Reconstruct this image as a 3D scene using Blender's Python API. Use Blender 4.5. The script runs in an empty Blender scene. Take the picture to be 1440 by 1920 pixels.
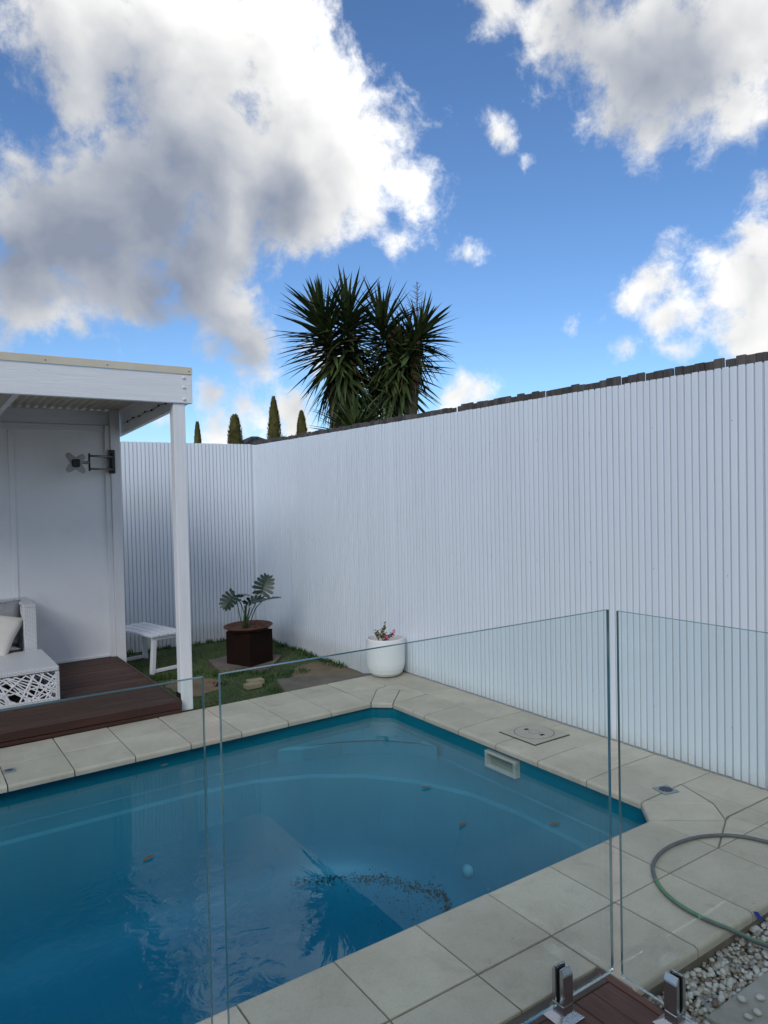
import bpy, bmesh, math, random
from mathutils import Vector, Matrix, Euler, Quaternion, noise as mnoise
random.seed(7)
sc = bpy.context.scene
COL = sc.collection
R = math.radians
PI = math.pi

# ------------------------------------------------------------------ camera
cam_d = bpy.data.cameras.new('camera')
cam = bpy.data.objects.new('camera', cam_d); COL.objects.link(cam)
rt = Vector((0.825471, -0.564048, -0.021168)); dn = Vector((-0.031367, -0.008395, -0.999473)); fw = Vector((0.563572, 0.825700, -0.024622))
m = Matrix.Identity(4)
for i in range(3):
    m[i][0] = rt[i]; m[i][1] = -dn[i]; m[i][2] = -fw[i]
m.translation = Vector((0, 0, 1.80))
cam.matrix_world = m
cam_d.sensor_fit = 'HORIZONTAL'; cam_d.sensor_width = 36; cam_d.lens = 36 * 1345.4 / 1440
cam_d.clip_start = 0.05; cam_d.clip_end = 2000
sc.camera = cam

# ------------------------------------------------------------------ render look
sc.view_settings.view_transform = 'Standard'; sc.view_settings.look = 'None'
sc.view_settings.gamma = 1.0; sc.view_settings.exposure = 0.32; sc.view_settings.use_curve_mapping = False
sc.render.engine = 'CYCLES'
sc.cycles.use_denoising = True
sc.cycles.max_bounces = 8; sc.cycles.diffuse_bounces = 4; sc.cycles.glossy_bounces = 4
sc.cycles.transparent_max_bounces = 16; sc.cycles.caustics_reflective = False
sc.render.film_transparent = False

SUN_EL, SUN_AZ = 33.0, 226.0      # azimuth clockwise from +Y: behind the camera and to the left, veiled by cloud
sun_dir = Vector((math.sin(R(SUN_AZ)) * math.cos(R(SUN_EL)), math.cos(R(SUN_AZ)) * math.cos(R(SUN_EL)), math.sin(R(SUN_EL))))
sun_d = bpy.data.lights.new('sun', 'SUN'); sun_d.energy = 1.08; sun_d.angle = R(26); sun_d.color = (1.0, 0.985, 0.965)
sun = bpy.data.objects.new('sun', sun_d); COL.objects.link(sun)
sun.rotation_euler = (-sun_dir).to_track_quat('-Z', 'Y').to_euler(); sun.location = sun_dir * 60

# ------------------------------------------------------------------ world: sky with clouds
W = bpy.data.worlds.new('World'); sc.world = W; W.use_nodes = True
W.cycles.sampling_method = 'MANUAL'; W.cycles.sample_map_resolution = 1024

class NT:
    """small helper round a node tree"""
    def __init__(s, tree): s.t = tree; s.n = tree.nodes; s.l = tree.links
    def node(s, kind, **kw):
        n = s.n.new(kind)
        for k, v in kw.items(): setattr(n, k, v)
        return n
    def put(s, sock, v):
        if isinstance(v, bpy.types.NodeSocket): s.l.new(v, sock)
        elif v is not None: sock.default_value = v
    def math(s, op, a, b=None, c=None, clamp=False):
        n = s.node('ShaderNodeMath', operation=op, use_clamp=clamp)
        for k, v in enumerate((a, b, c)): s.put(n.inputs[k], v)
        return n.outputs[0]
    def vmath(s, op, a, b=None, scale=None):
        n = s.node('ShaderNodeVectorMath', operation=op)
        s.put(n.inputs[0], a)
        if b is not None: s.put(n.inputs[1], b)
        if scale is not None: s.put(n.inputs['Scale'], scale)
        return n.outputs['Value'] if op in ('DISTANCE', 'DOT_PRODUCT', 'LENGTH') else n.outputs[0]
    def noise(s, vec, scale, detail=4, rough=0.5, dist=0.0, lac=2.0):
        n = s.node('ShaderNodeTexNoise')
        if vec is not None: s.l.new(vec, n.inputs['Vector'])
        n.inputs['Scale'].default_value = scale; n.inputs['Detail'].default_value = detail
        n.inputs['Roughness'].default_value = rough; n.inputs['Distortion'].default_value = dist; n.inputs['Lacunarity'].default_value = lac
        return n
    def rng(s, v, a, b, c=0.0, d=1.0, smooth=True):
        n = s.node('ShaderNodeMapRange'); n.interpolation_type = 'SMOOTHSTEP' if smooth else 'LINEAR'; n.clamp = True
        s.put(n.inputs['Value'], v)
        for k, x in zip(('From Min', 'From Max', 'To Min', 'To Max'), (a, b, c, d)): s.put(n.inputs[k], x)
        return n.outputs[0]
    def mix(s, f, a, b, blend='MIX'):
        n = s.node('ShaderNodeMix', data_type='RGBA', blend_type=blend)
        s.put(n.inputs[0], f)
        for k, v in ((6, a), (7, b)):
            s.put(n.inputs[k], (*v, 1.0) if isinstance(v, tuple) and len(v) == 3 else v)
        return n.outputs[2]
    def ramp(s, f, stops):
        n = s.node('ShaderNodeValToRGB'); e = n.color_ramp.elements
        while len(e) < len(stops): e.new(0.5)
        for el, (p, c) in zip(e, stops): el.position = p; el.color = (*c, 1) if len(c) == 3 else c
        s.put(n.inputs[0], f); return n.outputs[0]

CLOUDS = [(0.184,0.839,0.512,0.099),(0.291,0.804,0.518,0.121),(0.381,0.755,0.534,0.092),(0.418,0.777,0.47,0.122),(0.504,0.744,0.44,0.082),(0.552,0.735,0.395,0.060),(0.456,0.794,0.402,0.121),(0.336,0.846,0.413,0.131),(0.253,0.902,0.35,0.131),(0.179,0.931,0.32,0.109),(0.348,0.885,0.31,0.102),(0.146,0.955,0.257,0.09),(0.258,0.929,0.264,0.074),(0.372,0.895,0.247,0.07),(0.407,0.893,0.191,0.061),(0.127,0.913,0.389,0.027),(0.188,0.869,0.458,0.051),(0.12,0.974,0.194,0.042),(0.515,0.776,0.365,0.048),(0.579,0.603,0.549,0.048),(0.639,0.563,0.525,0.072),(0.695,0.527,0.489,0.076),(0.728,0.481,0.488,0.104),(0.767,0.424,0.482,0.103),(0.748,0.509,0.427,0.04),(0.71,0.546,0.445,0.037),(0.793,0.439,0.423,0.053),(0.853,0.461,0.243,0.067),(0.843,0.446,0.299,0.037),(0.861,0.473,0.189,0.049),(0.833,0.434,0.342,0.024),(0.822,0.496,0.279,0.023),(0.792,0.553,0.26,0.038),(0.783,0.574,0.241,0.028),(0.811,0.544,0.218,0.036),(0.824,0.538,0.178,0.026),(0.781,0.596,0.186,0.022),(0.74,0.641,0.206,0.027),(0.764,0.607,0.219,0.015),(0.615,0.653,0.441,0.023),(0.630,0.645,0.432,0.018),(0.655,0.635,0.41,0.014),(0.628,0.712,0.312,0.024),(0.548,0.771,0.324,0.028),(0.355,0.925,0.137,0.036),(0.397,0.908,0.131,0.032),(0.637,0.759,0.133,0.037),(0.667,0.733,0.136,0.025),(0.372,0.924,0.092,0.043),(0.449,0.887,0.11,0.051),(0.502,0.843,0.194,0.058),(0.294,0.95,0.103,0.042)]
BELLIES = [(0.235,0.905,0.355,0.15),(0.140,0.935,0.330,0.11),(0.290,0.866,0.405,0.065),(0.410,0.830,0.376,0.05),(0.385,0.900,0.205,0.06),(0.30,0.91,0.29,0.10),(0.660,0.540,0.520,0.06),(0.725,0.495,0.475,0.075)]

def build_sky():
    g = bpy.data.node_groups.new('cloud_field', 'ShaderNodeTree')
    g.interface.new_socket('Vector', in_out='INPUT', socket_type='NodeSocketVector')
    g.interface.new_socket('Field', in_out='OUTPUT', socket_type='NodeSocketFloat')
    G = NT(g); gi = G.node('NodeGroupInput'); go = G.node('NodeGroupOutput')
    p = gi.outputs[0]
    acc = None
    for (x, y, z, r) in CLOUDS:
        f = G.math('MULTIPLY_ADD', G.vmath('DISTANCE', p, (x, y, z)), -1.0 / r, 1.0)
        f = G.math('MULTIPLY', f, min(1.0, 0.16 + r * 9))
        acc = f if acc is None else G.math('SMOOTH_MAX', acc, f, 0.25)
    # the rest of the dome carries on with the same scattered cumulus
    away = G.rng(G.vmath('DOT_PRODUCT', p, (0.5635, 0.8257, 0.0)), 0.80, 0.55)
    nz = G.noise(p, 2.4, 2, 0.5).outputs[0]
    oth = G.math('MULTIPLY_ADD', nz, 3.4, -1.55)
    oth = G.math('SUBTRACT', oth, G.math('MULTIPLY', G.math('SUBTRACT', 1.0, away), 3.0))
    acc = G.math('SMOOTH_MAX', acc, oth, 0.2)
    acc = G.math('MAXIMUM', acc, -1.5)
    G.l.new(acc, go.inputs[0])

    t = W.node_tree; t.nodes.clear(); N = NT(t)
    tc = N.node('ShaderNodeTexCoord'); d = tc.outputs['Generated']
    sky = N.node('ShaderNodeTexSky'); sky.sky_type = 'NISHITA'; sky.sun_disc = False
    sky.sun_elevation = R(SUN_EL); sky.sun_rotation = R(SUN_AZ); sky.altitude = 50; sky.air_density = 1.0; sky.dust_density = 0.35; sky.ozone_density = 2.2
    w1 = N.noise(d, 7, 2, 0.5)
    warp = N.vmath('SCALE', N.vmath('SUBTRACT', w1.outputs['Color'], (0.5, 0.5, 0.5)), scale=0.05)
    dw = N.vmath('ADD', d, warp)
    def field(v):
        n = N.node('ShaderNodeGroup'); n.node_tree = g; N.l.new(v, n.inputs[0]); return n.outputs[0]
    F = field(dw)
    L = (0.045, -0.02, 0.060)          # towards the light side of the clouds, for their own shading
    F2 = field(N.vmath('ADD', dw, L))
    puff = N.noise(dw, 8, 3, 0.5).outputs[0]
    fine = N.noise(dw, 17, 11, 0.66).outputs[0]
    puff2 = N.noise(N.vmath('ADD', dw, (0.016, -0.008, 0.022)), 8, 4, 0.55).outputs[0]
    big = N.noise(d, 4, 2, 0.5).outputs[0]
    dens = N.math('ADD', F, N.math('MULTIPLY', N.math('SUBTRACT', puff, 0.5), 1.3))
    dens = N.math('ADD', dens, N.math('MULTIPLY', N.math('SUBTRACT', fine, 0.5), 1.6))
    alpha = N.rng(dens, 0.02, 0.56)
    # shade: thick towards the light = grey belly; thin or facing the light = white
    bel = None
    for (x, y, z, r) in BELLIES:
        f = N.rng(N.math('MULTIPLY', N.vmath('DISTANCE', dw, (x, y, z)), 1.0 / (r * 1.7)), 1.0, 0.0)
        bel = f if bel is None else N.math('SMOOTH_MAX', bel, f, 0.3)
    self_sh = N.rng(F2, 0.05, 0.9)
    det = N.math('MULTIPLY', N.math('SUBTRACT', puff2, puff), 0.95)
    det = N.math('ADD', det, N.math('MULTIPLY', N.math('SUBTRACT', 0.5, fine), 0.20))
    sh = N.math('ADD', N.math('MULTIPLY', self_sh, 0.36), N.math('MULTIPLY', bel, 0.56))
    sh = N.math('ADD', sh, det)
    sh = N.math('ADD', sh, N.math('MULTIPLY', N.rng(F, 0.0, 0.9), 0.14))
    for (x, y, z, r) in ((0.420, 0.775, 0.475, 0.20), (0.37, 0.74, 0.56, 0.22), (0.53, 0.75, 0.40, 0.12)):      # sunlit crown of the big cloud
        sh = N.math('SUBTRACT', sh, N.math('MULTIPLY', N.rng(N.math('MULTIPLY', N.vmath('DISTANCE', dw, (x, y, z)), 1.0 / r), 1.0, 0.0), 0.17))
    sh = N.math('ADD', sh, N.math('MULTIPLY', N.math('SUBTRACT', big, 0.45), 0.3), clamp=True)
    ccol = N.ramp(sh, [(0.0, (7.4, 7.4, 7.3)), (0.10, (5.9, 5.9, 5.85)), (0.30, (4.7, 4.75, 4.8)), (0.64, (2.8, 3.0, 3.4)), (1.0, (1.6, 1.85, 2.4))])
    skyc = N.mix(1.0, sky.outputs[0], (0.52, 0.675, 0.85), 'MULTIPLY')
    col = N.mix(alpha, skyc, ccol)
    bg = N.node('ShaderNodeBackground'); N.l.new(col, bg.inputs[0]); bg.inputs[1].default_value = 0.135
    out = N.node('ShaderNodeOutputWorld'); N.l.new(bg.outputs[0], out.inputs[0])
build_sky()

# ------------------------------------------------------------------ materials
MATS = {}
def mat(name, col, rough=0.6, var=0.0, vscale=8.0, col2=None, bump=0.0, bscale=60.0, metal=0.0, spec=0.5, rnd=0.0, stretch=None, dirt=None, dscale=3.0, damt=0.5, emis=None):
    if name in MATS: return MATS[name]
    M_ = bpy.data.materials.new(name); M_.use_nodes = True; MATS[name] = M_
    N = NT(M_.node_tree); b = N.n['Principled BSDF']
    b.inputs['Roughness'].default_value = rough; b.inputs['Metallic'].default_value = metal
    b.inputs['Specular IOR Level'].default_value = spec
    tc = N.node('ShaderNodeTexCoord'); v = tc.outputs['Object']
    oi = N.node('ShaderNodeObjectInfo')
    v = N.vmath('ADD', v, N.vmath('SCALE', oi.outputs['Location'], scale=1.0))
    if stretch:
        mp = N.node('ShaderNodeMapping'); N.l.new(v, mp.inputs[0]); mp.inputs['Scale'].default_value = stretch; v = mp.outputs[0]
    c = None
    if var or col2:
        n = N.noise(v, vscale, 6, 0.6).outputs[0]
        c2 = col2 or tuple(min(1, x * (1 + var)) for x in col)
        c1 = col if col2 else tuple(x * (1 - var) for x in col)
        c = N.mix(N.rng(n, 0.3, 0.7), c1, c2)
    if dirt:
        n = N.noise(v, dscale, 8, 0.65, 0.4).outputs[0]
        c = N.mix(N.math('MULTIPLY', N.rng(n, 0.52, 0.72), damt), c if c is not None else col, dirt)
    if rnd:
        k = N.math('MULTIPLY_ADD', oi.outputs['Random'], rnd * 2, 1 - rnd)
        cc = N.node('ShaderNodeCombineColor')
        for i in range(3): N.l.new(k, cc.inputs[i])
        c = N.mix(1.0, c if c is not None else col, cc.outputs[0], 'MULTIPLY')
    if c is None: b.inputs['Base Color'].default_value = (*col, 1)
    else: N.l.new(c, b.inputs['Base Color'])
    if bump:
        bn = N.node('ShaderNodeBump'); bn.inputs['Strength'].default_value = bump; bn.inputs['Distance'].default_value = 0.01
        N.l.new(N.noise(v, bscale, 5, 0.6).outputs[0], bn.inputs['Height']); N.l.new(bn.outputs[0], b.inputs['Normal'])
    return M_

mat('fence_white', (0.76, 0.82, 0.875), 0.45, var=0.02, vscale=1.3, rnd=0.018)
mat('fence_groove', (0.60, 0.62, 0.645), 0.6, var=0.03, vscale=3)
def splash_dirt(name, amt=0.35):
    # rain-splashed soil on the lowest hand's breadth, faint runs above
    N = NT(MATS[name].node_tree); b = N.n['Principled BSDF']; src = b.inputs['Base Color'].links[0].from_socket
    ge = N.node('ShaderNodeNewGeometry'); sx = N.node('ShaderNodeSeparateXYZ'); N.l.new(ge.outputs['Position'], sx.inputs[0])
    n = N.noise(ge.outputs['Position'], 26, 6, 0.7).outputs[0]
    mp = N.node('ShaderNodeMapping'); N.l.new(ge.outputs['Position'], mp.inputs[0]); mp.inputs['Scale'].default_value = (9, 9, 0.7)
    run = N.noise(mp.outputs[0], 1.0, 5, 0.6).outputs[0]
    low = N.rng(N.math('ADD', sx.outputs[2], N.math('MULTIPLY', n, -0.16)), 0.06, -0.12)
    k = N.math('ADD', N.math('MULTIPLY', low, amt), N.math('MULTIPLY', N.rng(run, 0.56, 0.75), 0.10), clamp=True)
    N.l.new(N.mix(k, src, (0.42, 0.38, 0.32)), b.inputs['Base Color'])
splash_dirt('fence_white'); splash_dirt('fence_groove', 0.5)
mat('white_paint', (0.74, 0.745, 0.75), 0.55, var=0.05, vscale=5, bump=0.25, bscale=70, stretch=(1, 1, 1), dirt=(0.45, 0.44, 0.42), dscale=9, damt=0.12)
mat('wood_paint', (0.74, 0.745, 0.755), 0.5, var=0.04, vscale=6, bump=0.32, bscale=24, stretch=(0.25, 1, 6), dirt=(0.5, 0.49, 0.47), dscale=6, damt=0.12)
mat('post_paint', (0.74, 0.745, 0.755), 0.5, var=0.04, vscale=6, bump=0.3, bscale=24, stretch=(5, 5, 0.3), dirt=(0.5, 0.48, 0.45), dscale=4, damt=0.18)
mat('wall_board', (0.82, 0.825, 0.83), 0.5, var=0.03, vscale=1.6, dirt=(0.5, 0.5, 0.5), dscale=2.2, damt=0.16)
mat('cream_metal', (0.60, 0.54, 0.42), 0.4, var=0.04, vscale=6)
mat('roof_metal', (0.52, 0.47, 0.38), 0.5, var=0.06, vscale=4)
mat('screw_grey', (0.45, 0.46, 0.47), 0.5)
mat('paling_wood', (0.085, 0.075, 0.068), 0.85, var=0.35, vscale=9, bump=0.6, bscale=30, stretch=(3, 3, 0.5), rnd=0.3)
mat('deck_brown', (0.070, 0.036, 0.026), 0.65, spec=0.25, var=0.25, vscale=6, bump=0.3, bscale=30, stretch=(0.5, 6, 6), rnd=0.18, dirt=(0.13, 0.09, 0.07), dscale=3, damt=0.35)
mat('fascia_red', (0.055, 0.020, 0.014), 0.4, var=0.2, vscale=4, stretch=(0.5, 1, 4), dirt=(0.02, 0.012, 0.01), dscale=6, damt=0.4)
mat('merbau', (0.080, 0.036, 0.025), 0.5, var=0.3, vscale=9, bump=0.35, bscale=40, stretch=(6, 0.5, 6), rnd=0.12)
mat('merbau_grey', (0.075, 0.055, 0.043), 0.6, var=0.3, vscale=9, bump=0.35, bscale=40, stretch=(0.5, 6, 6))
mat('wicker', (0.72, 0.725, 0.73), 0.4)
mat('cushion_cloth', (0.62, 0.585, 0.53), 0.9, var=0.05, vscale=8, bump=0.2, bscale=300)
mat('grey_cloth', (0.25, 0.25, 0.26), 0.9, var=0.1, vscale=20, bump=0.2, bscale=300)
mat('rust_steel', (0.020, 0.008, 0.005), 0.9, spec=0.15, col2=(0.012, 0.007, 0.006), vscale=5, bump=0.2, bscale=60)
mat('rust_rim', (0.115, 0.042, 0.018), 0.85, col2=(0.06, 0.022, 0.012), vscale=9, bump=0.3, bscale=80)
mat('soil', (0.05, 0.035, 0.025), 0.95, var=0.4, vscale=30, bump=0.8, bscale=60)
mat('pot_white', (0.78, 0.785, 0.78), 0.35, var=0.02, vscale=3)
mat('leaf_dark', (0.008, 0.030, 0.014), 0.4, var=0.2, vscale=6, rnd=0.2)
mat('stem_green', (0.03, 0.07, 0.025), 0.5, var=0.2, vscale=6)
mat('leaf_olive', (0.10, 0.13, 0.03), 0.5, var=0.3, vscale=30, col2=(0.16, 0.10, 0.03), rnd=0.2)
mat('twig', (0.10, 0.055, 0.035), 0.8, var=0.2, vscale=20)
mat('flower_pink', (0.75, 0.06, 0.25), 0.6, var=0.15, vscale=30)
mat('yucca_leaf', (0.058, 0.084, 0.027), 0.35, var=0.3, vscale=3, rnd=0.45)
mat('yucca_old', (0.20, 0.14, 0.05), 0.7, var=0.3, vscale=4, rnd=0.2)
mat('yucca_trunk', (0.12, 0.085, 0.05), 0.9, var=0.35, vscale=14, bump=0.8, bscale=25)
mat('cypress', (0.125, 0.115, 0.030), 0.7, var=0.4, vscale=3, rnd=0.1)
mat('bark', (0.09, 0.06, 0.04), 0.9, var=0.3, vscale=12)
mat('roof_tile', (0.055, 0.058, 0.065), 0.7, var=0.2, vscale=6, rnd=0.2)
mat('house_brick', (0.30, 0.22, 0.17), 0.8, var=0.1, vscale=4)
mat('black_steel', (0.012, 0.012, 0.014), 0.4)
mat('grey_steel', (0.20, 0.19, 0.175), 0.35, metal=0.7)
mat('brushed_steel', (0.50, 0.50, 0.51), 0.27, metal=1.0, var=0.05, vscale=40, stretch=(1, 1, 12))
mat('hose_grey', (0.10, 0.105, 0.11), 0.5, var=0.1, vscale=30)
mat('hose_green', (0.09, 0.22, 0.11), 0.45, var=0.1, vscale=30)
mat('blue_plastic', (0.02, 0.05, 0.30), 0.4)
mat('concrete', (0.32, 0.305, 0.27), 0.85, var=0.14, vscale=5, bump=0.3, bscale=80, dirt=(0.2, 0.19, 0.16), dscale=4, damt=0.5)
mat('concrete_dark', (0.14, 0.118, 0.095), 0.9, var=0.25, vscale=4, bump=0.4, bscale=40, dirt=(0.16, 0.11, 0.07), dscale=3, damt=0.6)
mat('brick_tan', (0.32, 0.26, 0.16), 0.85, var=0.12, vscale=20, bump=0.3, bscale=90)
mat('mortar', (0.20, 0.168, 0.13), 0.95, var=0.2, vscale=9, bump=0.3, bscale=120)
mat('earth', (0.10, 0.085, 0.06), 0.95, var=0.3, vscale=2, bump=0.4, bscale=20)
mat('dirt', (0.215, 0.15, 0.09), 0.95, col2=(0.13, 0.095, 0.06), vscale=5, bump=0.7, bscale=45)
mat('lawn_base', (0.040, 0.060, 0.018), 0.95, col2=(0.085, 0.085, 0.035), vscale=3, bump=0.6, bscale=120)
mat('turf', (0.050, 0.125, 0.028), 0.8, var=0.25, vscale=4, col2=(0.10, 0.15, 0.045))
mat('weed', (0.04, 0.085, 0.015), 0.7, var=0.3, vscale=8)
mat('gravel_base', (0.14, 0.12, 0.10), 0.95, var=0.3, vscale=20)
mat('dead_leaf', (0.12, 0.078, 0.045), 0.8, var=0.3, vscale=60)
mat('algae', (0.015, 0.050, 0.035), 0.95)
mat('skimmer_white', (0.46, 0.48, 0.42), 0.5, var=0.05, vscale=10)
mat('skimmer_shade', (0.27, 0.28, 0.24), 0.6)  # darker tone paints in the shade inside the skimmer mouth
mat('lid_beige', (0.43, 0.39, 0.32), 0.6, var=0.06, vscale=8)
mat('drain_grey', (0.23, 0.27, 0.30), 0.5, var=0.05, vscale=20)
mat('gap_dark', (0.012, 0.012, 0.012), 0.9)
mat('inlet_plastic', (0.16, 0.36, 0.42), 0.4)
mat('shell_white', (0.78, 0.80, 0.80), 0.4)

def paver_material():
    M_ = bpy.data.materials.new('paver_stone'); M_.use_nodes = True; MATS['paver'] = M_
    N = NT(M_.node_tree); b = N.n['Principled BSDF']
    tc = N.node('ShaderNodeTexCoord'); oi = N.node('ShaderNodeObjectInfo')
    v = N.vmath('ADD', tc.outputs['Object'], oi.outputs['Location'])
    big = N.noise(v, 2.3, 5, 0.6).outputs[0]; mid = N.noise(v, 14, 6, 0.65).outputs[0]; fine = N.noise(v, 260, 3, 0.7).outputs[0]
    c = N.mix(N.rng(big, 0.3, 0.7), (0.465, 0.410, 0.325), (0.565, 0.508, 0.412))
    c = N.mix(N.math('MULTIPLY', N.rng(mid, 0.5, 0.8), 0.35), c, (0.31, 0.28, 0.23))
    c = N.mix(N.math('MULTIPLY', N.rng(fine, 0.55, 0.8), 0.6), c, (0.20, 0.19, 0.165))
    c = N.mix(N.math('MULTIPLY', N.rng(fine, 0.45, 0.2), 0.35), c, (0.60, 0.58, 0.53))
    k = N.math('MULTIPLY_ADD', oi.outputs['Random'], 0.16, 0.92)
    cc = N.node('ShaderNodeCombineColor')
    for i in range(3): N.l.new(k, cc.inputs[i])
    c = N.mix(1.0, c, cc.outputs[0], 'MULTIPLY')
    gr = N.noise(v, 90, 4, 0.75).outputs[0]
    c = N.mix(N.math('MULTIPLY', N.rng(gr, 0.5, 0.72), 0.30), c, (0.24, 0.22, 0.185))
    st = N.noise(v, 3.3, 7, 0.7, 0.8).outputs[0]
    c = N.mix(N.math('MULTIPLY', N.rng(st, 0.55, 0.66), 0.22), c, (0.26, 0.245, 0.215))
    c = N.mix(N.math('MULTIPLY', N.rng(st, 0.40, 0.30), 0.25), c, (0.60, 0.57, 0.51))
    vo = N.node('ShaderNodeTexVoronoi'); N.l.new(v, vo.inputs['Vector']); vo.inputs['Scale'].default_value = 9
    spot = N.rng(vo.outputs['Distance'], 0.045, 0.02)
    c = N.mix(N.math('MULTIPLY', spot, 0.5), c, (0.06, 0.05, 0.04))
    N.l.new(c, b.inputs['Base Color']); b.inputs['Roughness'].default_value = 0.78; b.inputs['Specular IOR Level'].default_value = 0.3
    bn = N.node('ShaderNodeBump'); bn.inputs['Strength'].default_value = 0.3; bn.inputs['Distance'].default_value = 0.004
    N.l.new(N.math('ADD', fine, N.math('MULTIPLY', mid, 1.2)), bn.inputs['Height']); N.l.new(bn.outputs[0], b.inputs['Normal'])
paver_material()

def wicker_material():
    M_ = MATS['wicker']; N = NT(M_.node_tree); b = N.n['Principled BSDF']
    tc = N.node('ShaderNodeTexCoord')
    mp = N.node('ShaderNodeMapping'); N.l.new(tc.outputs['Object'], mp.inputs[0]); mp.inputs['Rotation'].default_value = (0, 0, 0)
    br = N.node('ShaderNodeTexBrick'); br.offset = 0.5; br.inputs['Scale'].default_value = 1.0
    for k, x in (('Brick Width', 0.040), ('Row Height', 0.012), ('Mortar Size', 0.0022), ('Mortar Smooth', 0.6)): br.inputs[k].default_value = x
    # weave runs along whichever pair of axes the face lies in
    sx = N.node('ShaderNodeSeparateXYZ'); N.l.new(tc.outputs['Object'], sx.inputs[0])
    cb = N.node('ShaderNodeCombineXYZ')
    N.l.new(N.math('ADD', sx.outputs[0], N.math('MULTIPLY', sx.outputs[1], 0.0)), cb.inputs[0])
    N.l.new(N.math('ADD', sx.outputs[1], sx.outputs[2]), cb.inputs[1])
    N.l.new(cb.outputs[0], br.inputs['Vector'])
    N.l.new(N.mix(br.outputs['Fac'], (0.74, 0.745, 0.75), (0.36, 0.37, 0.385)), b.inputs['Base Color'])
    bn = N.node('ShaderNodeBump'); bn.inputs['Strength'].default_value = 0.8; bn.inputs['Distance'].default_value = 0.004; bn.invert = True
    N.l.new(br.outputs['Fac'], bn.inputs['Height']); N.l.new(bn.outputs[0], b.inputs['Normal'])
wicker_material()

def glass_material():
    M_ = bpy.data.materials.new('fence_glass'); M_.use_nodes = True; MATS['glass'] = M_
    N = NT(M_.node_tree); N.n.clear()
    ge = N.node('ShaderNodeNewGeometry')       # same reflectance from both sides of the thin sheet
    fr = N.node('ShaderNodeFresnel'); N.l.new(N.math('MULTIPLY_ADD', ge.outputs['Backfacing'], 1 / 1.33 - 1.33, 1.33), fr.inputs['IOR'])
    tr = N.node('ShaderNodeBsdfTransparent'); tr.inputs[0].default_value = (0.935, 0.975, 0.97, 1)
    gl = N.node('ShaderNodeBsdfGlossy'); gl.inputs['Roughness'].default_value = 0.0; gl.inputs[0].default_value = (0.95, 1, 1, 1)
    mx = N.node('ShaderNodeMixShader'); N.l.new(fr.outputs[0], mx.inputs[0]); N.l.new(tr.outputs[0], mx.inputs[1]); N.l.new(gl.outputs[0], mx.inputs[2])
    o = N.node('ShaderNodeOutputMaterial'); N.l.new(mx.outputs[0], o.inputs[0])
    M2 = bpy.data.materials.new('glass_edge'); M2.use_nodes = True; MATS['glass_edge'] = M2
    b = M2.node_tree.nodes['Principled BSDF']
    b.inputs['Base Color'].default_value = (0.07, 0.19, 0.21, 1); b.inputs['Roughness'].default_value = 0.08
    b.inputs['Transmission Weight'].default_value = 0.35; b.inputs['Specular IOR Level'].default_value = 0.9
glass_material()

def water_material():
    M_ = bpy.data.materials.new('pool_water'); M_.use_nodes = True; MATS['water'] = M_
    N = NT(M_.node_tree); N.n.clear()
    tc = N.node('ShaderNodeTexCoord'); v = tc.outputs['Object']
    sx = N.node('ShaderNodeSeparateXYZ'); N.l.new(v, sx.inputs[0])
    mp = N.node('ShaderNodeMapping'); N.l.new(v, mp.inputs[0]); mp.inputs['Rotation'].default_value = (0, 0, R(34)); mp.inputs['Scale'].default_value = (1.0, 0.55, 1)
    n1 = N.noise(mp.outputs[0], 5.0, 3, 0.5, 0.5).outputs[0]
    n2 = N.noise(mp.outputs[0], 1.2, 2, 0.5).outputs[0]
    # livelier water near the left where the return inlet stirs it
    dist = N.vmath('DISTANCE', v, (0.80, 3.20, -0.085))
    stir = N.rng(dist, 0.95, 0.15)
    n3 = N.noise(v, 9, 3, 0.5, 1.0).outputs[0]
    h = N.math('ADD', N.math('MULTIPLY', n1, 0.030), N.math('MULTIPLY', n2, 0.22))
    h = N.math('ADD', h, N.math('MULTIPLY', N.math('MULTIPLY', n3, stir), 0.55))
    bn = N.node('ShaderNodeBump'); bn.inputs['Strength'].default_value = 0.35; bn.inputs['Distance'].default_value = 0.03
    N.l.new(h, bn.inputs['Height'])
    ge = N.node('ShaderNodeNewGeometry')
    fr = N.node('ShaderNodeFresnel'); N.l.new(N.math('MULTIPLY_ADD', ge.outputs['Backfacing'], 1 / 1.37 - 1.37, 1.37), fr.inputs['IOR']); N.l.new(bn.outputs[0], fr.inputs['Normal'])
    tr = N.node('ShaderNodeBsdfTransparent'); tr.inputs[0].default_value = (0.97, 0.99, 1, 1)
    gl = N.node('ShaderNodeBsdfGlossy'); gl.inputs['Roughness'].default_value = 0.0; N.l.new(bn.outputs[0], gl.inputs['Normal'])
    mx = N.node('ShaderNodeMixShader'); N.l.new(fr.outputs[0], mx.inputs[0]); N.l.new(tr.outputs[0], mx.inputs[1]); N.l.new(gl.outputs[0], mx.inputs[2])
    va = N.node('ShaderNodeVolumeAbsorption'); va.inputs['Color'].default_value = (0.30, 0.78, 0.92, 1); va.inputs['Density'].default_value = 0.6
    o = N.node('ShaderNodeOutputMaterial'); N.l.new(mx.outputs[0], o.inputs['Surface']); N.l.new(va.outputs[0], o.inputs['Volume'])
water_material()
mat('shell_blue', (0.001, 0.205, 0.280), 0.4, var=0.05, vscale=2)

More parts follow.
